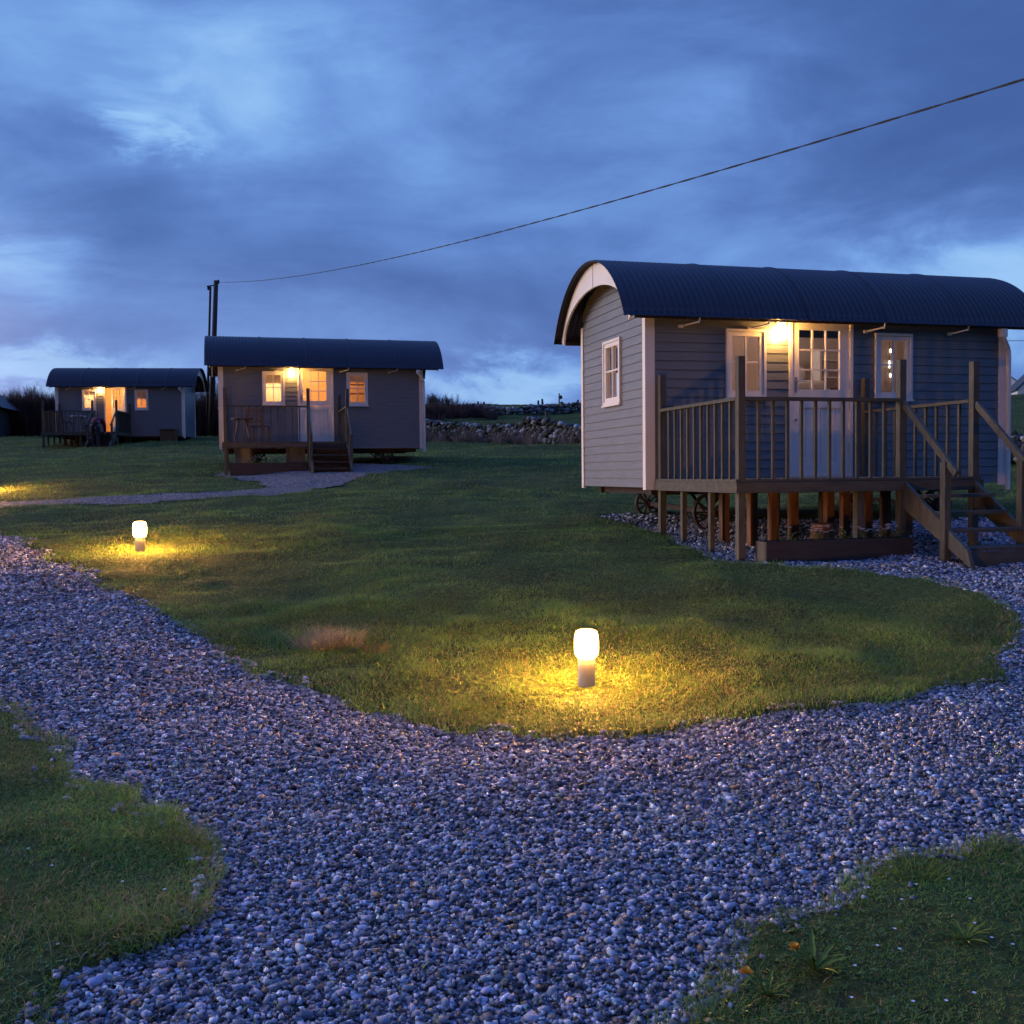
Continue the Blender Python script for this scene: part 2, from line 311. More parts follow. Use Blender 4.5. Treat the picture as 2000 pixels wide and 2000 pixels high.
def npmesh(name, verts, faces_flat, fsize, m, cols=None, smooth=False):
    me = bpy.data.meshes.new(name); nf = len(faces_flat)//fsize if np.isscalar(fsize) else len(fsize)
    me.vertices.add(len(verts)); me.vertices.foreach_set('co', np.asarray(verts, np.float32).ravel())
    me.loops.add(len(faces_flat)); me.loops.foreach_set('vertex_index', np.asarray(faces_flat, np.int32))
    starts = np.arange(nf)*fsize if np.isscalar(fsize) else np.concatenate([[0], np.cumsum(fsize)[:-1]])
    me.polygons.add(nf); me.polygons.foreach_set('loop_start', starts.astype(np.int32))
    if smooth: me.polygons.foreach_set('use_smooth', np.ones(nf, bool))
    me.update(calc_edges=True)
    if cols is not None:
        a = me.color_attributes.new('Col', 'FLOAT_COLOR', 'POINT'); c4 = np.ones((len(verts), 4), np.float32); c4[:, :3] = cols
        a.data.foreach_set('color', c4.ravel())
    me.materials.append(m); o = bpy.data.objects.new(name, me); COL.objects.link(o); return o

# ------------------------------------------------------------------ ground
def axis(lo, hi, segs):  # segs: (start, end, step)
    out = []
    for a, b_, st in segs: out += list(np.arange(a, b_, st))
    return np.array(out+[segs[-1][1]])
gx = axis(0, 0, [(-900, -200, 70), (-200, -60, 10), (-60, -14, 1.2), (-14, -6.5, .15), (-6.5, 8.5, .06), (8.5, 20, .2), (20, 60, 1.5), (60, 200, 10), (200, 900, 70)])
gy = axis(0, 0, [(-300, -20, 40), (-20, 1, 1.5), (1, 15, .06), (15, 30, .12), (30, 60, .5), (60, 130, 1.5), (130, 400, 30), (400, 1400, 125)])
X, Y = np.meshgrid(gx, gy); gi = in_gravel(X, Y).reshape(X.shape)
Zg = base(X, Y) + bumps(X, Y) + .012
Zg = np.where(gi, base(X, Y)+bumps(X, Y)*.7-.035, Zg)
nx, ny = len(gx), len(gy); idx = np.arange(nx*ny).reshape(ny, nx)
q = np.stack([idx[:-1, :-1], idx[:-1, 1:], idx[1:, 1:], idx[1:, :-1]], -1).reshape(-1)
def turfmat():
    m = bpy.data.materials.new('turf'); m.use_nodes = True; t = m.node_tree; p = t.nodes['Principled BSDF']; p.inputs['Roughness'].default_value = .95; p.inputs['Specular IOR Level'].default_value = .1
    c = t.nodes.new('ShaderNodeTexCoord')
    def nz(sc, det=5):
        n = t.nodes.new('ShaderNodeTexNoise'); n.inputs['Scale'].default_value = sc; n.inputs['Detail'].default_value = det; t.links.new(c.outputs['Object'], n.inputs['Vector']); return n
    a = nz(.7); b_ = nz(18, 8); r = t.nodes.new('ShaderNodeValToRGB'); r.color_ramp.elements[0].color = (.030, .032, .012, 1); r.color_ramp.elements[1].color = (.085, .115, .030, 1)
    r.color_ramp.elements[0].position = .35; r.color_ramp.elements[1].position = .65
    mi = t.nodes.new('ShaderNodeMix'); mi.data_type = 'FLOAT'; mi.inputs[0].default_value = .6; t.links.new(a.outputs['Fac'], mi.inputs[2]); t.links.new(b_.outputs['Fac'], mi.inputs[3])
    t.links.new(mi.outputs[0], r.inputs[0]); t.links.new(r.outputs[0], p.inputs['Base Color'])
    bb = t.nodes.new('ShaderNodeBump'); bb.inputs['Strength'].default_value = 1; bb.inputs['Distance'].default_value = .05; t.links.new(b_.outputs['Fac'], bb.inputs['Height']); t.links.new(bb.outputs[0], p.inputs['Normal'])
    return m
g = npmesh('ground', np.stack([X.ravel(), Y.ravel(), Zg.ravel()], 1), q, 4, turfmat(), smooth=True); tag(g, 'rough green lawn rising towards the huts', kind='structure')

# gravel sheets
def gravelmat():
    m = bpy.data.materials.new('gravel'); m.use_nodes = True; t = m.node_tree; p = t.nodes['Principled BSDF']; p.inputs['Roughness'].default_value = .85; p.inputs['Specular IOR Level'].default_value = .25
    c = t.nodes.new('ShaderNodeTexCoord'); v = t.nodes.new('ShaderNodeTexVoronoi'); v.inputs['Scale'].default_value = 38; t.links.new(c.outputs['Object'], v.inputs['Vector'])
    s = t.nodes.new('ShaderNodeSeparateColor'); t.links.new(v.outputs['Color'], s.inputs[0]); r = t.nodes.new('ShaderNodeValToRGB'); e = r.color_ramp
    e.elements[0].color = (.03, .028, .03, 1); e.elements[1].color = (.36, .33, .35, 1); x = e.elements.new(.6); x.color = (.13, .12, .125, 1)
    t.links.new(s.outputs[0], r.inputs[0]); t.links.new(r.outputs[0], p.inputs['Base Color'])
    bb = t.nodes.new('ShaderNodeBump'); bb.inputs['Strength'].default_value = 1; bb.inputs['Distance'].default_value = .03; bb.invert = True
    t.links.new(v.outputs['Distance'], bb.inputs['Height']); t.links.new(bb.outputs[0], p.inputs['Normal']); return m
m_gravel = gravelmat()
def gravel_h(x, y): return base(x, y)+bumps(x, y)*.7 - .012
def sheet(name, P, step, label, x0, x1, y0, y1, dz=0.):
    ax = np.arange(max(x0, P[:, 0].min()), min(x1, P[:, 0].max()), step); ay = np.arange(max(y0, P[:, 1].min()), min(y1, P[:, 1].max()), step)
    X, Y = np.meshgrid(ax, ay); I = inside(P, X+step/2, Y+step/2).reshape(X.shape)[:-1, :-1]
    idx = np.arange(X.size).reshape(X.shape); q = np.stack([idx[:-1, :-1], idx[:-1, 1:], idx[1:, 1:], idx[1:, :-1]], -1)[I]
    used, inv = np.unique(q.ravel(), return_inverse=True); Z = gravel_h(X, Y)+dz
    vs = np.stack([X.ravel(), Y.ravel(), Z.ravel()], 1)[used]
    o = npmesh(name, vs, inv, 4, m_gravel, smooth=True); return tag(o, label, kind='structure')
sheet('gravel_path', MAINW, .06, 'wide grey gravel path curving round the lawn to the near hut', -14, 16, -1, 30)
sheet('gravel_path', FARW, .08, 'narrow gravel path crossing the lawn to the middle hut', -30, 10, 5, 40, .03)

# loose stones and grass as numpy clouds
def infrustum(x, y, z, mrg=.06):
    xc = x/np.maximum(y, .01); vz = (z-CAMZ)/np.maximum(y, .01)+.038
    return (y > .3) & (np.abs(xc) < .5+mrg+1.3/np.maximum(y, 1)) & (vz > -.5-mrg-.5/np.maximum(y, 1))
_t = (1+5**.5)/2
ICO = np.array([(-1, _t, 0), (1, _t, 0), (-1, -_t, 0), (1, -_t, 0), (0, -1, _t), (0, 1, _t), (0, -1, -_t), (0, 1, -_t), (_t, 0, -1), (_t, 0, 1), (-_t, 0, -1), (-_t, 0, 1)])/math.sqrt(1+_t*_t)
ICF = np.array([(0, 11, 5), (0, 5, 1), (0, 1, 7), (0, 7, 10), (0, 10, 11), (1, 5, 9), (5, 11, 4), (11, 10, 2), (10, 7, 6), (7, 1, 8), (3, 9, 4), (3, 4, 2), (3, 2, 6), (3, 6, 8), (3, 8, 9), (4, 9, 5), (2, 4, 11), (6, 2, 10), (8, 6, 7), (9, 8, 1)])
pos = []
# (near y, far y, stones per square metre, radius)
for (y0, y1, dens, rad) in ((1.6, 4.2, 9000, .0073), (4.2, 6.5, 6500, .0077), (6.5, 9.5, 3800, .0090), (9.5, 14, 1700, .0112), (14, 19, 500, .016)):
    A = (y1-y0)*26; n = int(A*dens); x = rng.uniform(-13, 13, n); y = rng.uniform(y0, y1, n)
    k = infrustum(x, y, base(x, y)); x, y = x[k], y[k]
    ed = (vnoise(x*8, y*8, 9)-.5)*.10; k = inside(MAINW, x+ed, y+ed); x, y = x[k], y[k]
    pos.append(np.stack([x, y, np.full(len(x), rad)], 1))
# strays out on the grass edge
n = 70000; x = rng.uniform(-8, 9, n); y = rng.uniform(2, 11, n); off = rng.normal(0, .07, (n, 2)); k = infrustum(x, y, base(x, y)) & ~inside(MAINW, x, y) & inside(MAINW, x+off[:, 0], y+off[:, 1])
pos.append(np.stack([x[k], y[k], np.full(k.sum(), .009)], 1))
pos = np.concatenate(pos); n = len(pos)
sz = pos[:, 2]*np.exp(np.clip(rng.normal(0, .40, n), -1, .95)); sc = np.stack([sz*rng.uniform(.8, 1.45, n), sz*rng.uniform(.7, 1.1, n), sz*rng.uniform(.45, .85, n)], 1)
CUB = np.array([(a, b_, c) for c in (-1, 1) for a, b_ in ((-1, -1), (1, -1), (1, 1), (-1, 1))], float)*.72
CUF = np.array([(0, 3, 2), (0, 2, 1), (4, 5, 6), (4, 6, 7), (0, 1, 5), (0, 5, 4), (1, 2, 6), (1, 6, 5), (2, 3, 7), (2, 7, 6), (3, 0, 4), (3, 4, 7)])
V = CUB[None]*(1+rng.uniform(-.42, .30, (n, 8, 3)))*sc[:, None]
tl = rng.uniform(-.7, .7, n); ct, st = np.cos(tl)[:, None], np.sin(tl)[:, None]; V[..., 1], V[..., 2] = V[..., 1]*ct-V[..., 2]*st, V[..., 1]*st+V[..., 2]*ct
yw = rng.uniform(0, 2*PI, n); ct, st = np.cos(yw)[:, None], np.sin(yw)[:, None]; V[..., 0], V[..., 1] = V[..., 0]*ct-V[..., 1]*st, V[..., 0]*st+V[..., 1]*ct
zz = gravel_h(pos[:, 0], pos[:, 1]) + rng.uniform(-.006, .016, n)
ons = ~inside(MAINW, pos[:, 0], pos[:, 1]); zz[ons] = (base(pos[ons, 0], pos[ons, 1])+bumps(pos[ons, 0], pos[ons, 1])+.014)
V += np.stack([pos[:, 0], pos[:, 1], zz], 1)[:, None]
fc = (CUF[None]+np.arange(n)[:, None, None]*8).ravel()
gr = np.clip(rng.beta(1.7, 3.2, n)*.74+.03, .02, .75); tint_ = np.stack([gr*rng.uniform(.76, .94, n), gr*rng.uniform(.80, .92, n), gr*rng.uniform(.95, 1.18, n)], 1)
br = rng.random(n) < .035; tint_[br] = np.stack([gr[br]*1.2, gr[br]*.75, gr[br]*.5], 1)
wh = rng.random(n) < .02; tint_[wh] = (.80, .78, .77)
o = npmesh('loose_gravel', V.reshape(-1, 3), fc, 3, attrmat('stone', .85, .14), np.repeat(tint_, 8, 0)); tag(o, 'loose angular grey pebbles covering the path', 'gravel', kind='stuff')

def grass(name, label, dens_fn, regions, hrange, wrange, straw=.12, green=((.20, .34, .060), (.10, .17, .032)), patchfn=None):
    xs, ys = [], []
    for (x0, x1, y0, y1, d) in regions:
        n = int((x1-x0)*(y1-y0)*d); x = rng.uniform(x0, x1, n); y = rng.uniform(y0, y1, n)
        k = infrustum(x, y, base(x, y)); x, y = x[k], y[k]
        clump = .35+.9*vnoise(x*5, y*5, 21)*vnoise(x*1.4, y*1.4, 22)*1.8
        k = rng.random(len(x)) < clump; x, y = x[k], y[k]
        k = ~in_gravel(x, y) | (rng.random(len(x)) < .006) | ~in_gravel(x+.03, y+.045) | ~in_gravel(x-.03, y-.04) | ((rng.random(len(x)) < .4) & ~(in_gravel(x+.02, y+.10) & in_gravel(x-.05, y-.09) & in_gravel(x+.09, y-.02))); x, y = x[k], y[k]
        if patchfn is not None: k = rng.random(len(x)) < patchfn(x, y); x, y = x[k], y[k]
        xs.append(x); ys.append(y)
    x = np.concatenate(xs); y = np.concatenate(ys); n = len(x)
    big = .45+1.3*vnoise(x*2.2, y*2.2, 31)*(.4+1.2*vnoise(x*.7, y*.7, 32))
    edge = in_gravel(x+.12, y-.12) | in_gravel(x-.12, y-.12) | in_gravel(x, y-.18)
    big = np.where(edge, big*rng.uniform(.8, 1.5, n), big)
    sc = np.clip(y/9, 1, 4.5)
    h = rng.uniform(*hrange, n)*big*np.sqrt(sc); w = rng.uniform(*wrange, n)*sc
    a = rng.uniform(0, 2*PI, n); ln = h*rng.uniform(.3, 1.9, n); dx, dy = np.cos(a), np.sin(a)
    wa = a+rng.uniform(-1, 1, n)+PI/2; wx, wy = np.cos(wa)*w/2, np.sin(wa)*w/2
    z0 = base(x, y)+bumps(x, y)+.006
    V = np.zeros((n, 5, 3))
    V[:, 0] = np.stack([x-wx, y-wy, z0], 1); V[:, 1] = np.stack([x+wx, y+wy, z0], 1)
    mx_, my_ = x+dx*ln*.35, y+dy*ln*.35; zm = z0+h*rng.uniform(.45, .65, n)
    V[:, 2] = np.stack([mx_+wx*.75, my_+wy*.75, zm], 1); V[:, 3] = np.stack([mx_-wx*.75, my_-wy*.75, zm], 1)
    V[:, 4] = np.stack([x+dx*ln, y+dy*ln, z0+h*rng.uniform(.40, 1.0, n)], 1)
    b0 = np.arange(n)*5; f = np.zeros((n, 7), np.int64)
    f[:, 0:4] = np.stack([b0, b0+1, b0+2, b0+3], 1); f[:, 4:7] = np.stack([b0+3, b0+2, b0+4], 1)
    sizes = np.tile([4, 3], n)
    t = np.clip(rng.normal(.5, .3, n)*.6+.4*vnoise(x*1.1, y*1.1, 41), 0, 1)[:, None]
    c = np.array(green[1])*(1-t)+np.array(green[0])*t
    pat = vnoise(x*.8, y*.8, 51)*vnoise(x*3.1, y*3.1, 52)
    c = c*(.55+.9*vnoise(x*1.7, y*1.7, 55)*(.5+vnoise(x*6, y*6, 56)))[:, None]
    s_ = rng.random(n) < straw+pat*.35; c[s_] = np.array([.34, .25, .12])*rng.uniform(.5, 1.3, (s_.sum(), 1))
    o = npmesh(name, V.reshape(-1, 3), f.ravel(), sizes, attrmat(name+'_blade', .55, .25, .35), np.repeat(c, 5, 0))
    return tag(o, label, 'grass', kind='stuff')
# bare earthy patches
BARE = [(gp(930, 1325), .38), (gp(985, 1335), .25), (gp(420, 1095), .35), (gp(700, 1300), .3), (gp(1180, 1074), .45), (gp(60, 1920), .26), (gp(20, 1700), .30), (gp(1140, 1074), .4), (gp(1640, 1945), .14), (gp(1290, 1345), .15)]
def patches(x, y):
    p = np.ones_like(x)
    for (px_, py_, an_) in ((1.712, 12.97, .2588), (-7.57, 26.70, .2588), (-19.56, 44.2, .11)):   # grass thinned so bare dark turf stands in for shade under huts
        lx = (x-px_)*math.cos(an_)+(y-py_)*math.sin(an_); ly = -(x-px_)*math.sin(an_)+(y-py_)*math.cos(an_)
        p = np.where((lx > .1) & (lx < 5.2) & (ly > -.3) & (ly < 2.3), .05, p); p = np.where((lx > .2) & (lx < 3.0) & (ly > -2.1) & (ly < 0), .05, p)
    for (c, r) in BARE:
        d = np.hypot(x-c[0], (y-c[1]))/r + (vnoise(x*6, y*6, 61)-.5)*.8; p = np.minimum(p, np.clip((d-.5)*2, .16, 1))
    return p
grass('lawn_grass', 'short rough green grass covering the lawn', None,
      [(-5, 5, 1.8, 5, 22000), (-8, 8, 5, 9, 9500), (-10, 11, 9, 14, 3600), (-13, 14, 14, 20, 900), (-18, 20, 20, 32, 260), (-30, 34, 32, 50, 75), (-34, 45, 50, 85, 22)], (.014, .042), (.0022, .0050), patchfn=patches)

# clover and small broad leaves low in the turf
n = 60000; x = rng.uniform(-5, 6, n); y = rng.uniform(1.8, 9, n); k = infrustum(x, y, base(x, y)) & ~in_gravel(x, y) & (rng.random(n) < np.clip(3*vnoise(x*2, y*2, 91)-1.1, .03, 1)); x, y = x[k], y[k]; n = len(x)
a = rng.uniform(0, 2*PI, (n, 3)) * .12 + np.array([0, 2.1, 4.2]) + rng.uniform(0, 6.28, (n, 1)); rad = rng.uniform(.004, .008, (n, 1)); z0 = (base(x, y)+bumps(x, y)+.008+rng.uniform(.006, .028, n))[:, None]
V = np.zeros((n, 3, 4, 3)); cx, cy = x[:, None], y[:, None]; ca_, sa_ = np.cos(a), np.sin(a); tz = rng.uniform(-.004, .005, (n, 3))
V[:, :, 0] = np.stack([cx+0*a, cy+0*a, z0+0*a], -1); V[:, :, 1] = np.stack([cx+rad*(ca_*1.1-sa_*.7), cy+rad*(sa_*1.1+ca_*.7), z0+tz], -1)
V[:, :, 2] = np.stack([cx+rad*ca_*1.9, cy+rad*sa_*1.9, z0+tz*1.5], -1); V[:, :, 3] = np.stack([cx+rad*(ca_*1.1+sa_*.7), cy+rad*(sa_*1.1-ca_*.7), z0+tz], -1)
cc = np.array([.11, .20, .045])*rng.uniform(.5, 1.3, (n, 1))
o = npmesh('clover', V.reshape(-1, 3), np.arange(n*12), 4, attrmat('clover_leaf', .5, .3, .25), np.repeat(cc, 12, 0)); tag(o, 'low clover leaves mixed into the lawn', 'clover', kind='stuff')

# ------------------------------------------------------------------ shepherd huts
HL, HW = 5.32, 2.44
RC, RR, RZ = 1.295, 1.635, 1.435
def arcz(y, r=RR): return RZ+math.sqrt(max(0, r*r-(y-RC)**2))
def siding(P, a0, a1, zt, holes, clip=None, step=.115):
    m = MB(); z = 0.
    while z < zt-1e-6:
        zb, z1 = z, min(z+step, zt); cuts = sorted({zb, z1} | {h for (_, _, u0, u1) in holes for h in (u0, u1) if zb < h < z1})
        for i in range(len(cuts)-1):
            c0, c1 = cuts[i], cuts[i+1]; mid = (c0+c1)/2
            iv = [(a0, a1)]
            for (h0, h1, u0, u1) in holes:
                if u0 <= mid <= u1:
                    ni = []
                    for (p, q_) in iv:
                        if h1 <= p or h0 >= q_: ni.append((p, q_)); continue
                        if h0 > p: ni.append((p, h0))
                        if h1 < q_: ni.append((h1, q_))
                    iv = ni
            o0 = .015-.008*(c0-zb)/step; o1 = .015-.008*(c1-zb)/step
            if abs(c1-(z+step)) < 1e-6: c1e = c1-.006
            else: c1e = c1
            for (p, q_) in iv:
                p0, q0, p1, q1 = p, q_, p, q_
                if clip:
                    l0, r0 = clip(c0); l1, r1 = clip(c1); p0 = max(p, l0); q0 = min(q_, r0); p1 = max(p, l1); q1 = min(q_, r1)
                    if q0 <= p0 or q1 <= p1: continue
                vs = [P(p0, c0, o0), P(q0, c0, o0), P(q1, c1e, o1), P(p1, c1e, o1), P(p0, c0, 0), P(q0, c0, 0), P(p1, c1, 0), P(q1, c1, 0), P(p1, c1e, 0), P(q1, c1e, 0)]
                m.add(vs, [(0, 1, 2, 3), (4, 5, 1, 0), (3, 2, 9, 8), (8, 9, 7, 6)])
        z += step
    return m
def panel(P, a0, a1, z0, z1, holes, d0, d1):
    """flat wall slab with rectangular openings between depth d0 and d1 (out = negative depth)"""
    m = MB(); A = sorted({a0, a1} | {h for H in holes for h in H[:2]}); Z = sorted({z0, z1} | {h for H in holes for h in H[2:]})
    for i in range(len(A)-1):
        for j in range(len(Z)-1):
            ca, cz = (A[i]+A[i+1])/2, (Z[j]+Z[j+1])/2
            if any(h[0] < ca < h[1] and h[2] < cz < h[3] for h in holes): continue
            vs = [P(a, z, -d) for d in (d0, d1) for a, z in ((A[i], Z[j]), (A[i+1], Z[j]), (A[i+1], Z[j+1]), (A[i], Z[j+1]))]
            m.add(vs, [(0, 1, 2, 3), (7, 6, 5, 4), (0, 4, 5, 1), (1, 5, 6, 2), (2, 6, 7, 3), (3, 7, 4, 0)])
    return m
def ring(m, P, a0, a1, z0, z1, w, o0, o1, wt=None, wb=None):
    wt = wt or w; wb = wb or w
    def b(x0, x1, y0, y1):
        vs = [P(a, z, o) for o in (o0, o1) for a, z in ((x0, y0), (x1, y0), (x1, y1), (x0, y1))]
        m.add(vs, [(0, 3, 2, 1), (4, 5, 6, 7), (0, 1, 5, 4), (1, 2, 6, 5), (2, 3, 7, 6), (3, 0, 4, 7)])
    b(a0, a0+w, z0, z1); b(a1-w, a1, z0, z1); b(a0+w, a1-w, z1-wt, z1); b(a0+w, a1-w, z0, z0+wb)
def pbox(m, P, a0, a1, z0, z1, o0, o1):
    vs = [P(a, z, o) for o in (o0, o1) for a, z in ((a0, z0), (a1, z0), (a1, z1), (a0, z1))]
    m.add(vs, [(0, 3, 2, 1), (4, 5, 6, 7), (0, 1, 5, 4), (1, 2, 6, 5), (2, 3, 7, 6), (3, 0, 4, 7)])
def window(P, a0, a1, z0, z1, parent, blind=None, lit=False):
    m = MB(); ring(m, P, a0, a1, z0, z1, .035, -.02, .045); ring(m, P, a0+.037, a1-.037, z0+.037, z1-.037, .055, -.02, .030)
    pbox(m, P, a0-.015, a1+.015, z0-.028, z0-.002, 0, .06)
    g0, g1, y0, y1 = a0+.092, a1-.092, z0+.092, z1-.092; ca, cz = (g0+g1)/2, (y0+y1)/2+.02
    pbox(m, P, ca-.011, ca+.011, y0, y1, -.004, .024); pbox(m, P, g0, ca-.011, cz-.011, cz+.011, -.004, .022); pbox(m, P, ca+.011, g1, cz-.011, cz+.011, -.004, .022)
    w = m.build('window', m_trim, parent)
    g_ = MB(); g_.add([P(g0, y0, -.006), P(g1, y0, -.006), P(g1, y1, -.006), P(g0, y1, -.006)], [(0, 1, 2, 3)]); g_.build('pane', m_glass, w)
    for bi, blind in enumerate(blind if isinstance(blind, list) else [blind] if blind else []):
        bb = MB(); n = 14
        f0, f1 = blind
        zt, zb = y0+(y1-y0)*f1+.03, y0+(y1-y0)*f0-.02
        vs = []
        for i in range(n+1):
            a = g0-.05+(g1-g0+.1)*i/n; o = -.075-.012*bi+.008*math.sin(i*2.2)
            vs += [P(a, zb, o), P(a, zt, o), P(a, zt, o-.006), P(a, zb, o-.006)]
        fs = []
        for i in range(n): fs += [(i*4, i*4+4, i*4+5, i*4+1), (i*4+2, i*4+6, i*4+7, i*4+3)]
        bb.add(vs, fs); bb.build('blind' if bi == 0 else 'added_glow_curtain', m_sheer if (bi or lit) else m_fabric, w, smooth=True)  # second layer is an added cloth that spreads lamp glow across the pane
    return w
def roof_sheet():
    x0, x1 = -.36, HL+.58; a = math.asin((RC+.18)/RR); ns, na = 560, 28; vs = []
    for lay, dr in ((0, 0.), (1, -.014)):
        for j in range(na+1):
            t = -a+2*a*j/na
            for i in range(ns+1):
                x = x0+(x1-x0)*i/ns; r = RR+dr+.006*math.sin(2*PI*x/.082)
                for sx in (1.02, 2.2, 3.38, 4.56):
                    if 0 <= x-sx < .07: r += .011
                vs.append((x, RC+r*math.sin(t), RZ+r*math.cos(t)))
    vs = np.array(vs); L = (ns+1)*(na+1); idx = np.arange(L).reshape(na+1, ns+1)
    q1 = np.stack([idx[:-1, :-1], idx[:-1, 1:], idx[1:, 1:], idx[1:, :-1]], -1).reshape(-1, 4); q2 = (q1+L)[:, ::-1]
    rim = []
    for arr in (idx[0], idx[-1], idx[:, 0], idx[:, -1]):
        for i in range(len(arr)-1): rim.append((arr[i], arr[i+1], arr[i+1]+L, arr[i]+L))
    q = np.concatenate([q1, q2, np.array(rim)]).ravel()
    return npmesh('roof', vs, q, 4, m_roof, smooth=True)
ROOF = None
def bargeboard(x, out):
    m = MB(); n = 30; a = math.asin((RC+.16)/RR); vs = []; fs = []
    for side in (-1, 1):
        base_i = len(m.v); vs = []
        for i in range(n+1):
            k = i/n; t = side*(a*(.006+.994*k)); ro = RR-.028
            yo, zo = RC+ro*math.sin(t), RZ+ro*math.cos(t)
            e_ = side*(PI/2)*(.006+.994*k); yi = RC+(RC+.03)*math.sin(e_); zi = 2.10+.63*math.cos(e_)
            vs += [(x, yo, zo), (x, yi, zi), (x+out, yo, zo), (x+out, yi, zi)]
        fs = []
        for i in range(n):
            p, q_ = i*4, i*4+4; fs += [(p, q_, q_+1, p+1), (p+2, p+3, q_+3, q_+2), (p, p+2, q_+2, q_), (p+1, q_+1, q_+3, p+3)]
        fs += [(0, 1, 3, 2), (n*4, n*4+2, n*4+3, n*4+1)]; m.add(vs, fs)
    return m
def wheel(parent, x, y, zc, r):
    m = MB(); n = 28; vs = []
    for rr_, yy in ((r, -.035), (r, .035), (r-.03, .035), (r-.03, -.035)): vs += [(x+rr_*math.cos(2*PI*k/n), y+yy, zc+rr_*math.sin(2*PI*k/n)) for k in range(n)]
    fs = []
    for j in range(4):
        for k in range(n): fs.append((j*n+k, j*n+(k+1) % n, ((j+1) % 4)*n+(k+1) % n, ((j+1) % 4)*n+k))
    m.add(vs, fs)
    for k in range(10):
        t = 2*PI*k/10; m.bar((x+.05*math.cos(t), y, zc+.05*math.sin(t)), (x+(r-.02)*math.cos(t), y, zc+(r-.02)*math.sin(t)), .022, .03, up=(0, 1, 0))
    w = m.build('wheel', m_iron, parent)
    MB().tube([(x, y-.07, zc), (x, y+.07, zc)], .055, 14).build('hub', m_iron, w)
def hut(label, P0, rz, zb, blinds, lining, door_open=0., lamp=True):
    global ROOF
    h = thing('shepherd_hut', label, 'shepherd hut', (P0[0], P0[1], zb), rz, 'shepherd huts on the lawn')
    FR = lambda a, z, o: (a, -o, z); LE = lambda a, z, o: (-o, a, z); RE = lambda a, z, o: (HL+o, a, z)
    win = [(1.085, 1.655, 1.145, 2.025), (3.275, 3.845, 1.145, 2.025)]; door = (1.99, 2.93, .12, 2.19); ewin = (.84, 1.50, 1.13, 2.01)
    holes = win+[door]; cl = lambda z: (max(.0, RC-math.sqrt(max(0, (RR-.05)**2-max(0, z-RZ)**2))), min(HW, RC+math.sqrt(max(0, (RR-.05)**2-max(0, z-RZ)**2))))
    sid = siding(FR, .02, HL-.02, 2.38, holes); s2 = siding(LE, .02, HW-.02, 2.96, [ewin], cl); sid.add(s2.v, s2.f); s3 = siding(RE, .02, HW-.02, 2.96, [], cl); sid.add(s3.v, s3.f)
    sid.box((.0, HW+.002, 0), (HL, HW+.02, 2.30))
    wall = sid.build('wall', m_siding, h)
    lin = panel(FR, .0, HL, .0, 2.38, holes, .002, .06); a = panel(LE, .06, HW-.06, .0, 2.30, [ewin], .002, .06); lin.add(a.v, a.f)
    a = panel(RE, .06, HW-.06, 0, 2.30, [], .002, .06); lin.add(a.v, a.f); lin.box((0, HW-.06, 0), (HL, HW, 2.28))
    # gable tops inside
    for xx in (.0, HL-.058):
        ys = [.06+(HW-.12)*i/24 for i in range(25)]; vs = []
        for y in ys: vs += [(xx+.002, y, 2.30), (xx+.002, y, arcz(y)-.05), (xx+.056, y, 2.30), (xx+.056, y, arcz(y)-.05)]
        lin.add(vs, [f for i in range(24) for f in ((i*4, i*4+4, i*4+5, i*4+1), (i*4+2, i*4+3, i*4+7, i*4+6))])
    lin.box((.06, .06, .06), (HL-.06, HW-.06, .115))
    vs = []; nn = 20
    for i in range(nn+1):
        t = -.88+1.68*i/nn; vs += [(.0, RC+(RR-.045)*math.sin(t), RZ+(RR-.045)*math.cos(t)), (HL, RC+(RR-.045)*math.sin(t), RZ+(RR-.045)*math.cos(t))]
    lin.add(vs, [(i*2, i*2+1, i*2+3, i*2+2) for i in range(nn)])
    lin.build('lining', lining, h)
    # corner boards
    for xa, xb in ((-.03, .10), (HL-.08, HL+.03)):
        MB().box((xa, -.032, -.03), (xb, -.002, 2.36)).build('corner_board', m_trim, h)
        MB().box((xa if xa < 0 else HL, -.001, -.03), (xa+.029 if xa < 0 else HL+.03, .06, 2.40)).build('corner_board', m_trim, h)
    MB().box((-.03, HW-.05, -.03), (-.001, HW+.03, 2.34)).build('corner_board', m_trim, h)
    MB().box((HL+.001, HW-.05, -.03), (HL+.03, HW+.03, 2.34)).build('corner_board', m_trim, h)
    for w_, bl in zip(win, blinds[:2]): window(FR, *w_, h, bl, zb < 2)
    window(LE, *ewin, h, blinds[2], zb < 2)
    # door frame and stable door
    m = MB(); d0, d1, z0, z1 = door; m.box((d0, -.045, z0-.02), (d0+.045, .03, z1)); m.box((d1-.045, -.045, z0-.02), (d1, .03, z1)); m.box((d0+.045, -.045, z1-.05), (d1-.045, .03, z1)); m.box((d0+.045, -.045, z0-.02), (d1-.045, .03, z0+.012))
    m.build('door_frame', m_trim, h)
    l0, l1 = d0+.05, d1-.05; hinge = bpy.data.objects.new('door', None)
    lw = l1-l0; gx0, gx1, gz0, gz1 = .095, .70, 1.26, 2.04
    D_ = lambda a, z, o: (-(lw-a), -o, z)     # door drawn from its hinge at the right
    m = MB(); t0, t1 = -.012, .028
    pbox(m, D_, 0, gx0, 1.13, z1-.056, t0, t1); pbox(m, D_, gx1, lw, 1.13, z1-.056, t0, t1); pbox(m, D_, gx0, gx1, gz1, z1-.056, t0, t1); pbox(m, D_, gx0, gx1, 1.13, gz0, t0, t1)
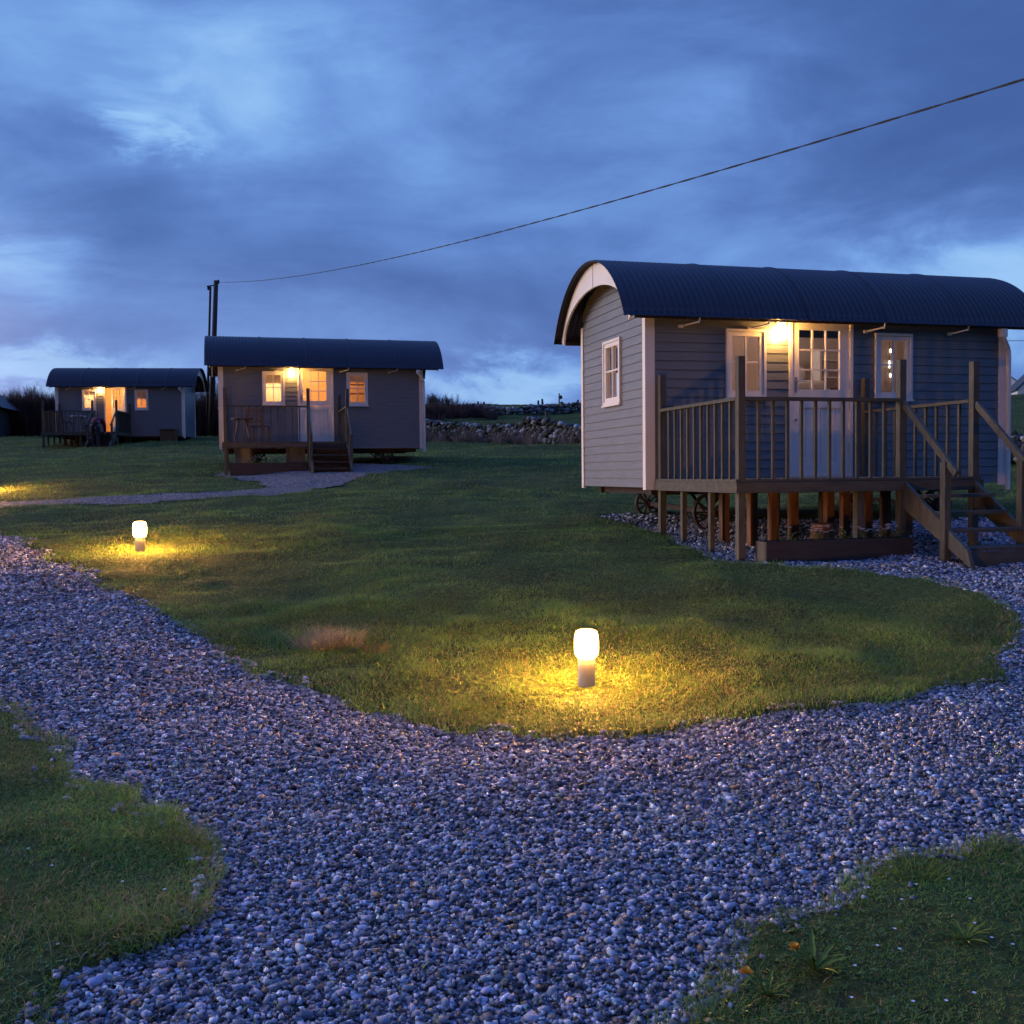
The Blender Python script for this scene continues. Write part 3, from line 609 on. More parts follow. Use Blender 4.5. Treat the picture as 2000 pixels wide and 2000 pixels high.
    for k in (1, 2):
        a = gx0+(gx1-gx0)*k/3; pbox(m, D_, a-.011, a+.011, gz0, gz1, t0+.01, t1-.004)
        zz_ = gz0+(gz1-gz0)*k/3
        for c in range(3):
            b0 = gx0+(gx1-gx0)*c/3+(.011 if c else 0); b1 = gx0+(gx1-gx0)*(c+1)/3-(.011 if c < 2 else 0); pbox(m, D_, b0, b1, zz_-.011, zz_+.011, t0+.01, t1-.006)
    # lower leaf: stiles, rails and boarded panel
    zl0, zl1 = z0+.018, 1.12
    pbox(m, D_, 0, .09, zl0, zl1, t0, t1); pbox(m, D_, lw-.09, lw, zl0, zl1, t0, t1); pbox(m, D_, .09, lw-.09, zl1-.10, zl1, t0, t1); pbox(m, D_, .09, lw-.09, zl0, zl0+.14, t0, t1)
    nb = 6
    for k in range(nb):
        a = .09+(lw-.18)*k/nb; pbox(m, D_, a+.003, a+(lw-.18)/nb-.003, zl0+.14, zl1-.10, t0+.004, t1-.012)
    pbox(m, D_, .09, lw-.09, zl0+.14, zl1-.10, t0+.001, t0+.003)
    dr = m.build('door', m_trim, h); dr.location = (l1, 0, 0); dr.rotation_euler = (0, 0, -door_open)
    g_ = MB(); g_.add([D_(gx0, gz0, .004), D_(gx1, gz0, .004), D_(gx1, gz1, .004), D_(gx0, gz1, .004)], [(0, 1, 2, 3)]); g_.build('pane', m_glass, dr)
    k = MB(); xh = -(lw-.045); k.box((xh-.018, -.034, 1.22), (xh+.018, -.0285, 1.42)); k.tube([(xh, -.03, 1.37), (xh, -.075, 1.37)], .009); k.tube([(xh, -.072, 1.37), (xh+.12, -.072, 1.365)], .009); k.build('handle', m_steel, dr, smooth=False)
    MB().tube([(xh, -.029, .86), (xh, -.05, .86)], .018, 14).build('lock', m_steel, dr)
    for zh in (.45, 1.0, 1.28, 1.95): MB().box((-.005, -.040, zh), (.012, -.029, zh+.10)).build('hinge', m_steel, dr)
    # roof and trim
    if ROOF is None: r = roof_sheet(); ROOF = r
    else: r = bpy.data.objects.new('roof', ROOF.data); COL.objects.link(r)
    r.parent = h
    for xx in (-.25, HL+.42): bargeboard(xx, .03).build('bargeboard', m_trim, h)
    f = MB(); f.box((-.21, -.145, 2.112), (HL+.40, -.125, 2.205)); f.box((-.21, HW+.30, 2.12), (HL+.40, HW+.32, 2.19)); f.build('fascia', m_darkwood, h)
    for xb in (.45, 1.42, 3.12, 4.42):
        MB().bar((xb, -.03, 2.035), (xb+.20, -.155, 2.085), .012, .02).bar((xb+.20, -.155, 2.07), (xb+.215, -.16, 2.15), .012, .02).box((xb-.03, -.05, 2.015), (xb+.03, -.026, 2.055)).build('gutter_bracket', m_trim, h)
    MB().box((HL-.17, -.19, 2.0), (HL-.08, -.10, 2.11)).tube([(HL-.12, -.14, 2.02), (HL+.02, -.075, 1.86), (HL+.04, -.07, 1.80), (HL+.04, -.07, -.10)], .033, 12).build('downpipe', m_trim, h)
    # lamp
    if lamp:
        lp = MB().box((1.80, -.05, 2.10), (1.88, -.025, 2.17)).tube([(1.84, -.04, 2.14), (1.84, -.11, 2.145), (1.84, -.12, 2.11)], .014, 8).lathe([(.03, 0), (.045, .012), (.03, .03)], (1.84, -.12, 2.095), 16).build('wall_lamp', m_trim, h)
        MB().lathe([(.012, -.115), (.04, -.105), (.062, -.08), (.074, -.04), (.076, 0), (.066, .045), (.045, .085), (.03, .10)], (1.84, -.12, 1.99), 24).build('globe', m_globe, lp, smooth=True)
    # chassis
    c = MB(); c.box((.15, .22, -.10), (HL-.15, .32, -.001)); c.box((.15, HW-.32, -.10), (HL-.15, HW-.22, -.001))
    for xx in (.2, 1.5, 2.7, 3.9, HL-.3): c.box((xx, .32, -.09), (xx+.1, HW-.32, -.005))
    c.build('chassis', m_iron, h)
    ca, sa = math.cos(rz), math.sin(rz)
    for xx in (.95, 4.37):
        ax_ = MB(); zs = []
        for yy in (.14, HW-.14):
            wx_, wy_ = P0[0]+xx*ca-yy*sa, P0[1]+xx*sa+yy*ca; g0_ = gz(wx_, wy_)-zb-.02; top = -.11
            rr_ = min(.29, (top-g0_)/2*.98+.02); zs.append(g0_+rr_); wheel(h, xx, yy, g0_+rr_, rr_)
        ax_.bar((xx, .1, zs[0]), (xx, HW-.1, zs[1]), .06, .06)
        for yy in (.27, HW-.27): ax_.bar((xx-.25, yy, -.05), (xx, yy, zs[0]-.02), .04, .03).bar((xx+.25, yy, -.05), (xx, yy, zs[0]-.02), .04, .03)
        ax_.build('axle', m_iron, h)
    return h
def deck(label, P0, rz, zb, group='timber decks in front of the huts', risers=False, panelled=False, extra=(), orange=True):
    d = thing('timber_deck', label, 'deck', (P0[0], P0[1], zb), rz, group)
    ca, sa = math.cos(rz), math.sin(rz)
    def gl(x, y): return gz(P0[0]+x*ca-y*sa, P0[1]+x*sa+y*ca)-zb-.03
    X0, X1, Y1, Y0 = .11, 3.12, -.06, -2.24
    m = MB(); n = 15; w = (Y1-Y0)/n
    for i in range(n): m.box((X0-.02, Y0+i*w+.003, .078), (X1+.02, Y0+(i+1)*w-.003, .11))
    m.build('deck_boards', m_timberh, d)
    m = MB(); m.box((X0, Y0-.03, -.035), (X1, Y0-.002, .076)); m.box((X0-.03, Y0-.03, -.035), (X0-.002, Y1, .076)); m.box((X1+.002, Y0-.03, -.035), (X1+.03, Y1, .076))
    for i in range(6): m.box((X0+.3+i*.45, Y0, -.03), (X0+.345+i*.45, Y1, .074))
    m.build('joist_frame', m_timberh, d)
    def post(x, y, top, s=.040, mt=m_timber, z0=None):
        g_ = gl(x, y) if z0 is None else z0; return MB().box((x-s, y-s, g_), (x+s, y+s, top)).build('post', mt, d, bevel=.004)
    FL, FM, FRt, BL, BR = (.16, -2.20), (2.12, -2.20), (3.07, -2.20), (.16, -.11), (3.07, -.11)
    for p in (FL, FM, FRt, BL, BR): post(*p, 1.41)
    for y in (-.80, -1.55): post(.14, y, -.037, .03)
    for (x, y) in [(1.62, -2.15)]+list(extra): post(x, y, -.037, .045)
    if not orange:
        for (x, y) in ((.55, -1.9), (1.85, -1.9), (.6, -.5), (1.9, -.5)):
            g_ = gl(x, y); MB().box((x-.2, y-.12, g_), (x+.2, y+.12, g_+.22)).box((x-.19, y-.11, g_+.225), (x+.19, y+.11, -.037)).build('concrete_block', m_block, d, bevel=.01)
    for (x, y) in [] if not orange else [(.62, -.9), (.75, -1.35), (1.02, -1.35), (1.28, -1.35), (1.75, -1.35), (2.0, -1.30), (2.3, -1.30), (2.55, -1.30), (2.85, -1.30), (.9, -.35), (1.6, -.35), (2.3, -.35), (2.95, -.35)]: post(x, y, -.037, .048, m_timbero)
    def rail(a, b, nb):
        m = MB(); m.bar((a[0], a[1], .965), (b[0], b[1], .965), .085, .036); r = m.build('railing', m_timberh, d)
        for i in range(nb):
            t = (i+1)/(nb+1); x = a[0]+(b[0]-a[0])*t; y = a[1]+(b[1]-a[1])*t; MB().box((x-.015, y-.015, .078), (x+.015, y+.015, .946)).build('baluster', m_timber, r)
        return r
    rail((BL[0], BL[1]-.045), (FL[0], FL[1]+.045), 10); rail((FL[0]+.045, FL[1]), (FM[0]-.045, FM[1]), 10)
    rr_ = rail((BR[0], BR[1]-.045), (FRt[0], FRt[1]+.045), 9)
    if panelled: MB().box((3.03, -2.14, .12), (3.045, -.16, .94)).build('side_panel', m_green_panel, d)
    # stairs
    run = 1.04; gf = gl(2.6, -2.24-run)+.02; nst = 5; rise = (.10-gf)/nst
    sl = (gf-.10)/run
    sto = thing('stairs', None, None); sto.parent = d
    for xs in (2.14, 3.05):
        t_ = .13
        pts = [(xs, -2.26, .06), (xs, -2.26, .06-.30), (xs, -2.26-run-.06, gf-.03), (xs, -2.26-run+.02, gf+.16)]
        st = MB(); vs = [(xs-.022, p[1], p[2]) for p in pts]+[(xs+.022, p[1], p[2]) for p in pts]
        st.add(vs, [(0, 1, 2, 3), (7, 6, 5, 4), (0, 4, 5, 1), (1, 5, 6, 2), (2, 6, 7, 3), (3, 7, 4, 0)]); st.build('stringer', m_timber, sto)
    for i in range(1, nst):
        zt = .10-rise*i; yt = -2.26-run/nst*i
        MB().box((2.165, yt-.12, zt-.035), (3.025, yt+.10, zt)).build('tread', m_darkwood if risers else m_timberh, sto)
    if risers:
        for i in range(nst):
            zt = .07-rise*i; yt = -2.26-run/nst*(i)-.02
            MB().box((2.17, yt-.125+.12, zt-rise+.04), (3.02, yt-.105+.12, zt)).build('riser', m_darkwood, sto)
    else:
        MB().box((2.17, -2.26-run+.06, gf-.04), (3.02, -2.26-run+.09, gf+rise-.04)).build('riser', m_timberh, sto)
    for xs in (2.12, 3.07):
        yl = -2.95; zl = .94+(-sl)*(yl+2.20)*-1*-1
        ztop = .93+sl*(abs(yl+2.2)); post(xs, yl, ztop-.02, .04)
        yy2 = -3.12; MB().bar((xs-.0, -2.24, .93), (xs-.0, yy2, .93+sl*abs(yy2+2.2)), .040, .072).build('handrail', m_timber, d)
    return d
H1P, H1Z, H1R = (1.712, 12.97), 1.30, math.atan2(.256, .967)
H2P, H2Z, H2R = (-7.57, 26.70), 2.21, math.atan2(.256, .967)
H3P, H3Z, H3R = (-19.56, 44.2), 3.26, math.radians(6.3)
hut('nearest grey boarded hut with curved dark roof, at the right of the picture', H1P, H1R, H1Z, [(0, 1), (0, 1), (0, 1)], m_white_in)
hut('grey boarded middle hut with bright orange windows in front of the utility pole', H2P, H2R, H2Z, [[(.72, 1), (0, .70)], (.80, 1), (0, 1)], m_pine)
hut('farthest small grey hut on the left with its lit door ajar', H3P, H3R, H3Z, [[(.85, 1), (0, .83)], (.6, 1), (0, 1)], m_pine, door_open=math.radians(35))
deck('raised timber deck with balusters and open stairs in front of the nearest hut', H1P, H1R, H1Z)
deck('timber deck with dark closed steps in front of the middle hut', H2P, H2R, H2Z, risers=True, orange=False)
deck('low timber deck with a dark green side panel at the farthest hut', H3P, H3R, H3Z, risers=True, panelled=True)
def loc(P0, rz, zb, x, y, z): c, s = math.cos(rz), math.sin(rz); return (P0[0]+x*c-y*s, P0[1]+x*s+y*c, zb+z)
def hl(i, x, y, z): return loc(*((H1P, H1R, H1Z), (H2P, H2R, H2Z), (H3P, H3R, H3Z))[i], x, y, z)
def lamp_light(i, x, y, z, e, col, r=.08):
    l = bpy.data.lights.new('room_light', 'POINT'); l.energy = e; l.color = col; l.shadow_soft_size = r
    o = bpy.data.objects.new('room_light', l); COL.objects.link(o); o.location = hl(i, x, y, z)
# ceiling lamps: a small lit shade with its light just beneath
def ceiling_lamp(i, x, y, e, label, col=WARM):
    t = thing('ceiling_lamp', label, 'lamp', hl(i, x, y, 2.55), 0, 'ceiling lamps inside the huts')
    MB().tube([(0, 0, .12), (0, 0, .45)], .006, 6).build('flex', m_cable, t)
    MB().lathe([(.03, .12), (.05, .10), (.11, 0), (.105, -.005)], (0, 0, 0), 20).build('lamp_shade', m_shade, t, smooth=True)
    lamp_light(i, x, y, 2.44, e, col)
ceiling_lamp(0, 1.75, 1.45, 45, 'small lit ceiling lamp seen inside the nearest hut', (1, .80, .72))
ceiling_lamp(1, 2.3, 1.4, 95, 'glowing ceiling lamp inside the middle hut')
ceiling_lamp(2, 2.2, 1.3, 100, 'glowing ceiling lamp inside the farthest hut')
# --- furniture glimpsed through the glass
def bed(i, x0, x1, label):
    t = thing('bed', label, 'bed', hl(i, (x0+x1)/2, 1.9, .115), H1R if i < 2 else H3R); w = (x1-x0)/2
    m = MB().box((-w, -.45, 1.10), (w, .45, 1.28))
    for a in (-w, w-.06):
        for c in (-.45, .39): m.box((a, c, 0), (a+.06, c+.06, 1.099))
    m.build('bed_frame', m_trim, t); MB().box((-w+.02, -.43, 1.282), (w-.02, .43, 1.42)).build('mattress', m_bedding, t, bevel=.05); return t
bed(0, 1.5, 3.5, 'white high bunk bed along the back wall of the nearest hut')
for k, (x, z) in enumerate(((2.88, 1.68), (3.25, 1.68), (3.06, 1.92))):
    o = MB().blob((0, 0, 0), (.27, .13, .21), k, 3, .015).build('pillow', m_bedding, smooth=True); o.location = hl(0, x, 2.15-.15*(k == 2), z); o.rotation_euler = (.2, .1*k, H1R)
    tag(o, ['plump white pillow at the left end of the bed in the nearest hut', 'plump white pillow at the right end of the bed in the nearest hut', 'top pillow of the pile on the bed in the nearest hut'][k], 'pillow', 'pillows on the bed')
def rack(i, x, y, label, mt=m_trim):
    t = thing('shelf_unit', label, 'shelf', hl(i, x, y, .115), H1R, 'shelf units inside the huts')
    for s in (-.28, .28): MB().box((s-.015, -.12, 0), (s+.015, .12, 1.9)).build('side_panel', mt, t)
    for z in (.1, .55, .95, 1.22, 1.48, 1.74): MB().box((-.265, -.12, z), (.265, .12, z+.025)).build('shelf', mt, t)
    return t
rack(0, 3.85, 1.9, 'white open shelf unit seen through the glazed door of the nearest hut'); rack(1, 3.78, 1.9, 'wooden shelf unit seen through the right window of the middle hut', m_chair)
def crockery(i, x, y, z, k, label):
    t = MB().lathe([(.03, 0), (.045, .01), (.055, .09), (.05, .09), (.04, .02)], n=14).build('bowl', [m_fabric, m_chair, m_darkwood][k % 3], smooth=True); t.location = hl(i, x, y, z); tag(t, label, 'bowl', 'bowls on the shelves')
for k in range(3): crockery(0, 3.70+.14*k, 1.85, [1.62, 1.36, 1.62][k], k, ['pale bowl on the shelf unit inside the nearest hut', 'brown bowl on the shelf unit inside the nearest hut', 'dark bowl on the shelf unit inside the nearest hut'][k])
t = thing('string_lights', 'vertical strand of small bright bulbs in the right window of the nearest hut', 'string lights', hl(0, 3.545, .045, 0), H1R)
MB().tube([(0, 0, 1.45), (0, 0, 2.1)], .004, 6).build('flex', m_cable, t)
for k, (zb_, hb_) in enumerate(((1.47, .030), (1.62, .055), (1.80, .030))): MB().blob((0.008*(-1)**k, -.01, zb_), (.011, .011, hb_), k, 2, .08).build('bulb', m_bulb, t, smooth=True)
t = thing('table_lamp', 'lit table lamp behind the left window of the middle hut', 'lamp', hl(1, 1.40, .55, .95))
MB().lathe([(.07, 0), (.07, .02), (.015, .04), (.015, .22)], n=16).build('lamp_base', m_chair, t); MB().lathe([(.15, .22), (.11, .44)], n=24).build('lamp_shade', m_shade, t, smooth=True)
t = thing('side_table', 'small wooden table holding the lamp inside the middle hut', 'table', hl(1, 1.40, .55, .115), H2R)
MB().box((-.22, -.22, .80), (.22, .22, .833)).build('table_top', m_chair, t)
for a in (-.19, .19):
    for c in (-.19, .19): MB().box((a-.02, c-.02, 0), (a+.02, c+.02, .80)).build('leg', m_chair, t)
lamp_light(1, 1.40, .45, 1.62, 60, (1, .75, .38), .1)
lamp_light(2, 1.40, .45, 1.6, 40, (1, .75, .38), .1)

# ------------------------------------------------------------------ deck furniture
def wchair(i, x, y, a, label, mt=m_chair):
    t = thing('wooden_chair', label, 'chair', hl(i, x, y, .11), H1R+a, 'chairs on the decks')
    for sx in (-.2, .2):
        MB().box((sx-.018, -.2, 0), (sx+.018, -.165, .43)).build('leg', mt, t); MB().bar((sx, .19, 0), (sx, .24, .88), .036, .036).build('leg', mt, t)
    MB().box((-.22, -.22, .43), (.22, .2, .455)).build('seat', mt, t)
    m = MB(); m.box((-.18, .235, .80), (.18, .255, .87)); m.box((-.18, .215, .52), (.18, .235, .56))
    for k in range(5): m.box((-.15+.07*k, .222, .56), (-.13+.07*k, .24, .80))
    m.build('backrest', mt, t)
wchair(1, .95, -.75, 2.7, 'brown slatted wooden chair on the middle hut deck below the left window')
t = thing('deck_table', 'small brown wooden table beside the chair on the middle hut deck', 'table', hl(1, .55, -.9, .11), H2R)
MB().lathe([(.27, .60), (.27, .63)], n=24).build('table_top', m_chair, t)
for a in (-1, 1):
    for c in (-1, 1): MB().bar((a*.2, c*.2, 0), (-a*.12*0+a*.08, c*.08, .6), .03, .03).build('leg', m_chair, t)
wchair(2, .75, -1.3, 1.2, 'left wooden chair at the table on the farthest hut deck', m_darkwood); wchair(2, 1.75, -1.2, -1.3, 'right wooden chair at the table on the farthest hut deck', m_darkwood)
t = thing('deck_table', 'pale topped table between two chairs on the farthest hut deck', 'table', hl(2, 1.25, -1.25, .11), H3R)
MB().lathe([(.33, .68), (.33, .71)], n=24).build('table_top', m_trim, t)
for a in (-1, 1):
    for c in (-1, 1): MB().bar((a*.22, c*.22, 0), (a*.12, c*.12, .68), .03, .03).build('leg', m_darkwood, t)
t = thing('storage_crate', 'reddish brown wooden crate against the front of the farthest hut', 'crate', (*hl(2, 4.75, -.35, 0)[:2], gz(*hl(2, 4.75, -.35, 0)[:2])+.02), H3R)
m = MB()
for k in range(4): m.box((-.32, -.24, .02+.125*k), (.32, .24, .135+.125*k))
m.build('boards', m_timbero, t); m = MB(); m.box((-.35, -.27, .525), (.35, .27, .56)); m.build('lid', m_timbero, t)
# planters and flowers
m_leaf = mat('plant_leaf', (.06, .10, .03), .6, noise=12); m_petal = mat('white_petals', (.75, .72, .72), .7, noise=20, col2=(.65, .62, .64)); m_yellow = mat('yellow_petals', (.75, .36, .02), .7, noise=20, col2=(.6, .25, .01))
def planter(i, label, x0, x1, y0, y1, hgt):
    cx, cy = (x0+x1)/2, (y0+y1)/2; p = hl(i, cx, cy, 0); g_ = min(gz(*hl(i, xx, cy, 0)[:2]) for xx in (x0, x1))-.03
    t = thing('planter_box', label, 'planter', (p[0], p[1], g_), H1R, 'planters under the decks'); a, b_ = (x1-x0)/2, (y1-y0)/2
    for nm, q_ in (('side_board', ((-a, -b_, 0), (a, -b_+.03, hgt))), ('side_board', ((-a, b_-.03, 0), (a, b_, hgt))), ('end_board', ((-a-.002, -b_+.031, .002), (-a+.03, b_-.031, hgt-.003))), ('end_board', ((a-.03, -b_+.031, .002), (a+.002, b_-.031, hgt-.003)))):
        MB().box(*q_).build(nm, m_darkwood if nm == 'side_board' else m_timber, t)  # ends get paler wood: the light on them is put into the colour
    MB().box((-a+.03, -b_+.03, .01), (a-.03, b_-.03, hgt-.04)).build('soil', m_soil, t); return t, g_+hgt-.04
def flower_plant(i, x, y, z, seed, label, n=14, pet=True, spread=.13):
    rr = random.Random(seed); p = hl(i, x, y, 0); t = thing('flowering_plant', label, 'plant', (p[0], p[1], z), 0, 'white flowers in the planters')
    m = MB()
    for k in range(46):
        a = rr.uniform(0, 2*PI); r = rr.uniform(.01, spread); h_ = rr.uniform(.03, .13); c = Vector((r*math.cos(a), r*math.sin(a), h_)); w = rr.uniform(.010, .02); d = Vector((math.cos(a)*w*1.6, math.sin(a)*w*1.6, rr.uniform(-.01, .02))); s_ = Vector((-math.sin(a)*w*.6, math.cos(a)*w*.6, 0))
        m.add([c-d, c+s_, c+d, c-s_], [(0, 1, 2, 3)])
        if k % 3 == 0: m.bar((c.x*.3, c.y*.3, 0), c, .003, .003)
    m.build('leaves', m_leaf, t)
    if pet:
        f = MB()
        for k in range(n):
            a = rr.uniform(0, 2*PI); r = rr.uniform(0, spread*1.1); c = Vector((r*math.cos(a), r*math.sin(a), rr.uniform(.11, .19)))
            for j in range(5):
                b_ = 2*PI*j/5; e1 = Vector((math.cos(b_), math.sin(b_)*.7, .3))*.026; e2 = Vector((-math.sin(b_), math.cos(b_), 0))*.011; f.add([c, c+e1*.6+e2, c+e1, c+e1*.6-e2], [(0, 1, 2, 3)])
        f.build('petals', m_petal, t)
_, zs1 = planter(0, 'long dark planter box under the front of the nearest deck', .30, 2.06, -2.50, -2.27, .24)
for k, (x, n) in enumerate(((.62, 2), (.98, 20), (1.28, 3), (1.55, 10), (1.78, 18), (1.95, 4))):
    flower_plant(0, x, -2.39, zs1, k, ['sparse plant with two white blooms at the left of the nearest planter', 'dense white flowers second from the left in the nearest planter', 'low plant with few white blooms in the middle of the nearest planter', 'loose white flowers third from the right in the nearest planter', 'dense white flowers near the right end of the nearest planter', 'rightmost small plant in the nearest planter'][k], n)
_, zs2 = planter(1, 'dark planter box under the deck of the middle hut', .25, 2.0, -2.50, -2.27, .30)
for k, x in enumerate((.8, 1.1, 1.35)): flower_plant(1, x, -2.39, zs2, 20+k, ['leftmost white flowers in the middle hut planter', 'central white flowers in the middle hut planter', 'rightmost white flowers in the middle hut planter'][k], 16, spread=.18)
# pot behind the planter
t = thing('flower_pot', 'orange glazed pot standing under the nearest deck among the posts', 'pot', (*hl(0, 1.42, -1.75, 0)[:2], gz(*hl(0, 1.42, -1.75, 0)[:2])-.02), 0)
MB().lathe([(.08, 0), (.125, .10), (.14, .20), (.12, .27), (.13, .30), (.115, .30), (.10, .26)], n=24).build('pot', m_timbero, t, smooth=True)
MB().lathe([(.10, .25), (.02, .255)], n=20).build('soil', m_soil, t)

# ------------------------------------------------------------------ bollard lights
def bollard(u, v, label):
    g_ = ground(u, v); t = thing('bollard_light', label, 'bollard light', (g_.x, g_.y, g_.z), 0, 'lit bollards on the lawn')
    MB().lathe([(.056, -.05), (.056, .150), (.054, .1505), (.054, .156), (.056, .1565), (.056, .175)], n=28).build('post', m_grey, t, smooth=False)
    MB().lathe([(.050, .176), (.066, .181), (.074, .198), (.078, .235), (.078, .275), (.074, .315), (.066, .340), (.048, .351), (.02, .355)], n=32).build('lamp_head', m_bollard, t, smooth=True)
    return t
bollard(1146, 1338, 'nearest glowing bollard light, in the grass at the front of the lawn')
bollard(274, 1078, 'glowing bollard light at the left of the lawn near the bend of the path')
bollard(-14, 962, 'glowing bollard light just beyond the left edge, past the narrow path')

# ------------------------------------------------------------------ utility poles and wires
def upole(u, v, Yd, zg, r0, r1, ubot, label, cap):
    d = ray(u, v); d = d/d.y; top = Vector((d.x*Yd, Yd, CAMZ+d.z*Yd)); db = ray(ubot, 850); db = db/db.y; b_ = Vector((db.x*Yd, Yd, zg-.3))
    t = thing('utility_pole', label, 'utility pole', b_, 0); MB().tube([(0, 0, 0), top-b_], [r0, r1], 12).build('shaft', m_pole, t, smooth=True)
    c = top-b_
    if cap: MB().bar((c.x-.45, 0, c.z-.28), (c.x+.02, 0, c.z-.20), .05, .05).build('bracket', m_pole, t)
    MB().lathe([(.03, -.08), (.06, -.03), (.045, .03), (.06, .07), (.03, .12)], (c.x+.11*(1 if cap else -1), 0, c.z-.08), 12).build('insulator', m_cable, t)
    return top
top1 = upole(422, 548, 50, gz(-14, 50), .15, .11, 411, 'dark wooden utility pole behind the middle hut', True)
top2 = upole(411, 560, 50.2, gz(-14, 50), .065, .055, 403, 'thinner pole standing just left of the utility pole', False)
A = top1+Vector((.1, 0, -.08)); dB = ray(2000, 155); dB = dB/dB.y; B = Vector((dB.x*10, 10, CAMZ+dB.z*10)); pts = []
for i in range(161):
    t = 1.34*i/160; p = A+(B-A)*t; p.z -= 4*.52*t*(1-t); pts.append(p)
cab = MB()
nt_ = 1500; 
for ph in (0, PI):
    ps = []
    for i in range(nt_+1):
        t = 1.34*i/nt_; p = A+(B-A)*t; p = Vector(p); p.z -= 4*.52*t*(1-t); s_ = t*45*2*PI/1.1; ps.append(p+Vector((0, math.cos(s_+ph), math.sin(s_+ph)))*.0062)
    cab.tube(ps, .0075, 5)
o = cab.build('power_line', m_cable, smooth=True); tag(o, 'black twisted overhead cable sagging from the pole across the sky', 'cable')
dd = ray(1940, 666); dd = dd/dd.y; de = ray(2150, 664); de = de/de.y
o = MB().tube([Vector((dd.x*70, 70, CAMZ+dd.z*70)), Vector((de.x*70, 70, CAMZ+de.z*70))], .02, 5).build('distant_wire', m_cable); tag(o, 'faint thin wire in the sky above the white houses', 'cable')

# ------------------------------------------------------------------ dry stone walls
def stonewall(name, label, pix, hgt, wid, seed, size=.26, mossy=.2):
    rr = np.random.default_rng(seed); P = [Vector((*gp(*p), 0)) for p in pix]; vs = []; fs = []; cs = []
    def stone(c, r, col):
        n = len(vs); rot = Matrix.Rotation(rr.uniform(0, 6.3), 3, Vector(rr.normal(size=3)).normalized())
        for p in ICO:
            q_ = rot @ Vector(p*(1+rr.uniform(-.36, .30))); vs.append((c[0]+q_.x*r[0], c[1]+q_.y*r[1], c[2]+q_.z*r[2])); cs.append(col)
        for f in ICF: fs.append([i+n for i in f])
    for a, b_ in zip(P[:-1], P[1:]):
        L = (b_-a).length; d = (b_-a)/L; s = 0
        while s < L:
            hh = hgt*(.75+.5*float(vnoise(a.x+s*.5, a.y, seed))); rows = max(2, int(hh/(size*.62)))
            for k in range(rows):
                z_ = (k+.5)/rows*hh; wd = wid*(1-.45*k/rows)
                for side in (-1, 1, 0) if k == rows-1 else (-1, 1):
                    c = a+d*(s+rr.uniform(-.1, .1)); nrm = Vector((-d.y, d.x, 0)); c = c+nrm*side*wd/2
                    g_ = rr.uniform(.06, .24); col = (g_*1.0, g_*.97, g_*.98)
                    if rr.random() < mossy: col = (g_*.45, g_*.42, g_*.25)
                    if rr.random() < .10: col = (.38, .37, .38)
                    f_ = size*rr.uniform(.42, .85); stone((c.x, c.y, gz(c.x, c.y)+z_+rr.uniform(-.06, .08)), (f_*rr.uniform(.8, 1.3), f_*.9, f_*rr.uniform(.6, 1.0)), col)
            s += size*.85
    o = npmesh(name, np.array(vs), np.array(fs).ravel(), 3, attrmat('field_stone_'+str(seed), .9, .2), np.array(cs)); return tag(o, label, 'stone wall', 'dry stone walls')
stonewall('dry_stone_wall', 'overgrown low dry stone wall at the foot of the field, running behind both nearer huts', [(740, 856), (900, 860), (1030, 864), (1160, 868), (1500, 885), (1800, 897), (1960, 903), (2250, 912)], .8, .6, 3, .185, .45)
stonewall('dry_stone_wall', 'pale dry stone wall along the crest of the field below the fence posts', [(895, 812), (1000, 812), (1100, 808), (1250, 806)], .62, .5, 5, .23, .15)
def tufty(name, label, cat, pts, n, hgt, spread, cols, seed, w=.012, lean=.5, kind=None, group=None):
    """a mass of arching dry blades / twigs around the given ground points"""
    rr = np.random.default_rng(seed); P = np.array(pts); nk = max(1, n//70) if len(P) > 1 else 1; kk = rr.integers(0, len(P), nk); kx = P[kk, 0]+rr.normal(0, spread if nk > 1 else 0, nk); ky = P[kk, 1]+rr.normal(0, spread if nk > 1 else 0, nk); kh = rr.uniform(.35, 1.0, nk) if nk > 1 else np.ones(1)
    k = rr.integers(0, nk, n); a = rr.uniform(0, 2*PI, n); cr_ = np.sqrt(rr.random(n))*(hgt[1]*.25 if nk > 1 else spread); x = kx[k]+np.cos(a)*cr_; y = ky[k]+np.sin(a)*cr_
    h = rr.uniform(*hgt, n)*kh[k]; ln = h*rr.uniform(0, lean, n); wa = rr.uniform(0, PI, n); ww = w*rr.uniform(.5, 1.2, n)
    wx, wy = np.cos(wa)*ww/2, np.sin(wa)*ww/2; z0 = base(x, y)+bumps(x, y)-.02; V = np.zeros((n, 5, 3)); dx, dy = np.cos(a)*ln, np.sin(a)*ln
    V[:, 0] = np.stack([x-wx, y-wy, z0], 1); V[:, 1] = np.stack([x+wx, y+wy, z0], 1); V[:, 2] = np.stack([x+dx*.4+wx*.8, y+dy*.4+wy*.8, z0+h*.6], 1); V[:, 3] = np.stack([x+dx*.4-wx*.8, y+dy*.4-wy*.8, z0+h*.6], 1); V[:, 4] = np.stack([x+dx, y+dy, z0+h], 1)
    b0 = np.arange(n)*5; f = np.concatenate([np.stack([b0, b0+1, b0+2, b0+3], 1), np.stack([b0+3, b0+2, b0+4], 1)], 1)
    t = rr.random(n)[:, None]; c = np.array(cols[0])*t+np.array(cols[1])*(1-t)
    ctr = np.array([P[:, 0].mean(), P[:, 1].mean(), 0]); V -= ctr
    o = npmesh(name, V.reshape(-1, 3), f.ravel(), np.tile([4, 3], n), attrmat(name+str(seed), .8, .1, .2), np.repeat(c, 5, 0)); o.location = ctr
    return tag(o, label, cat, group, kind)
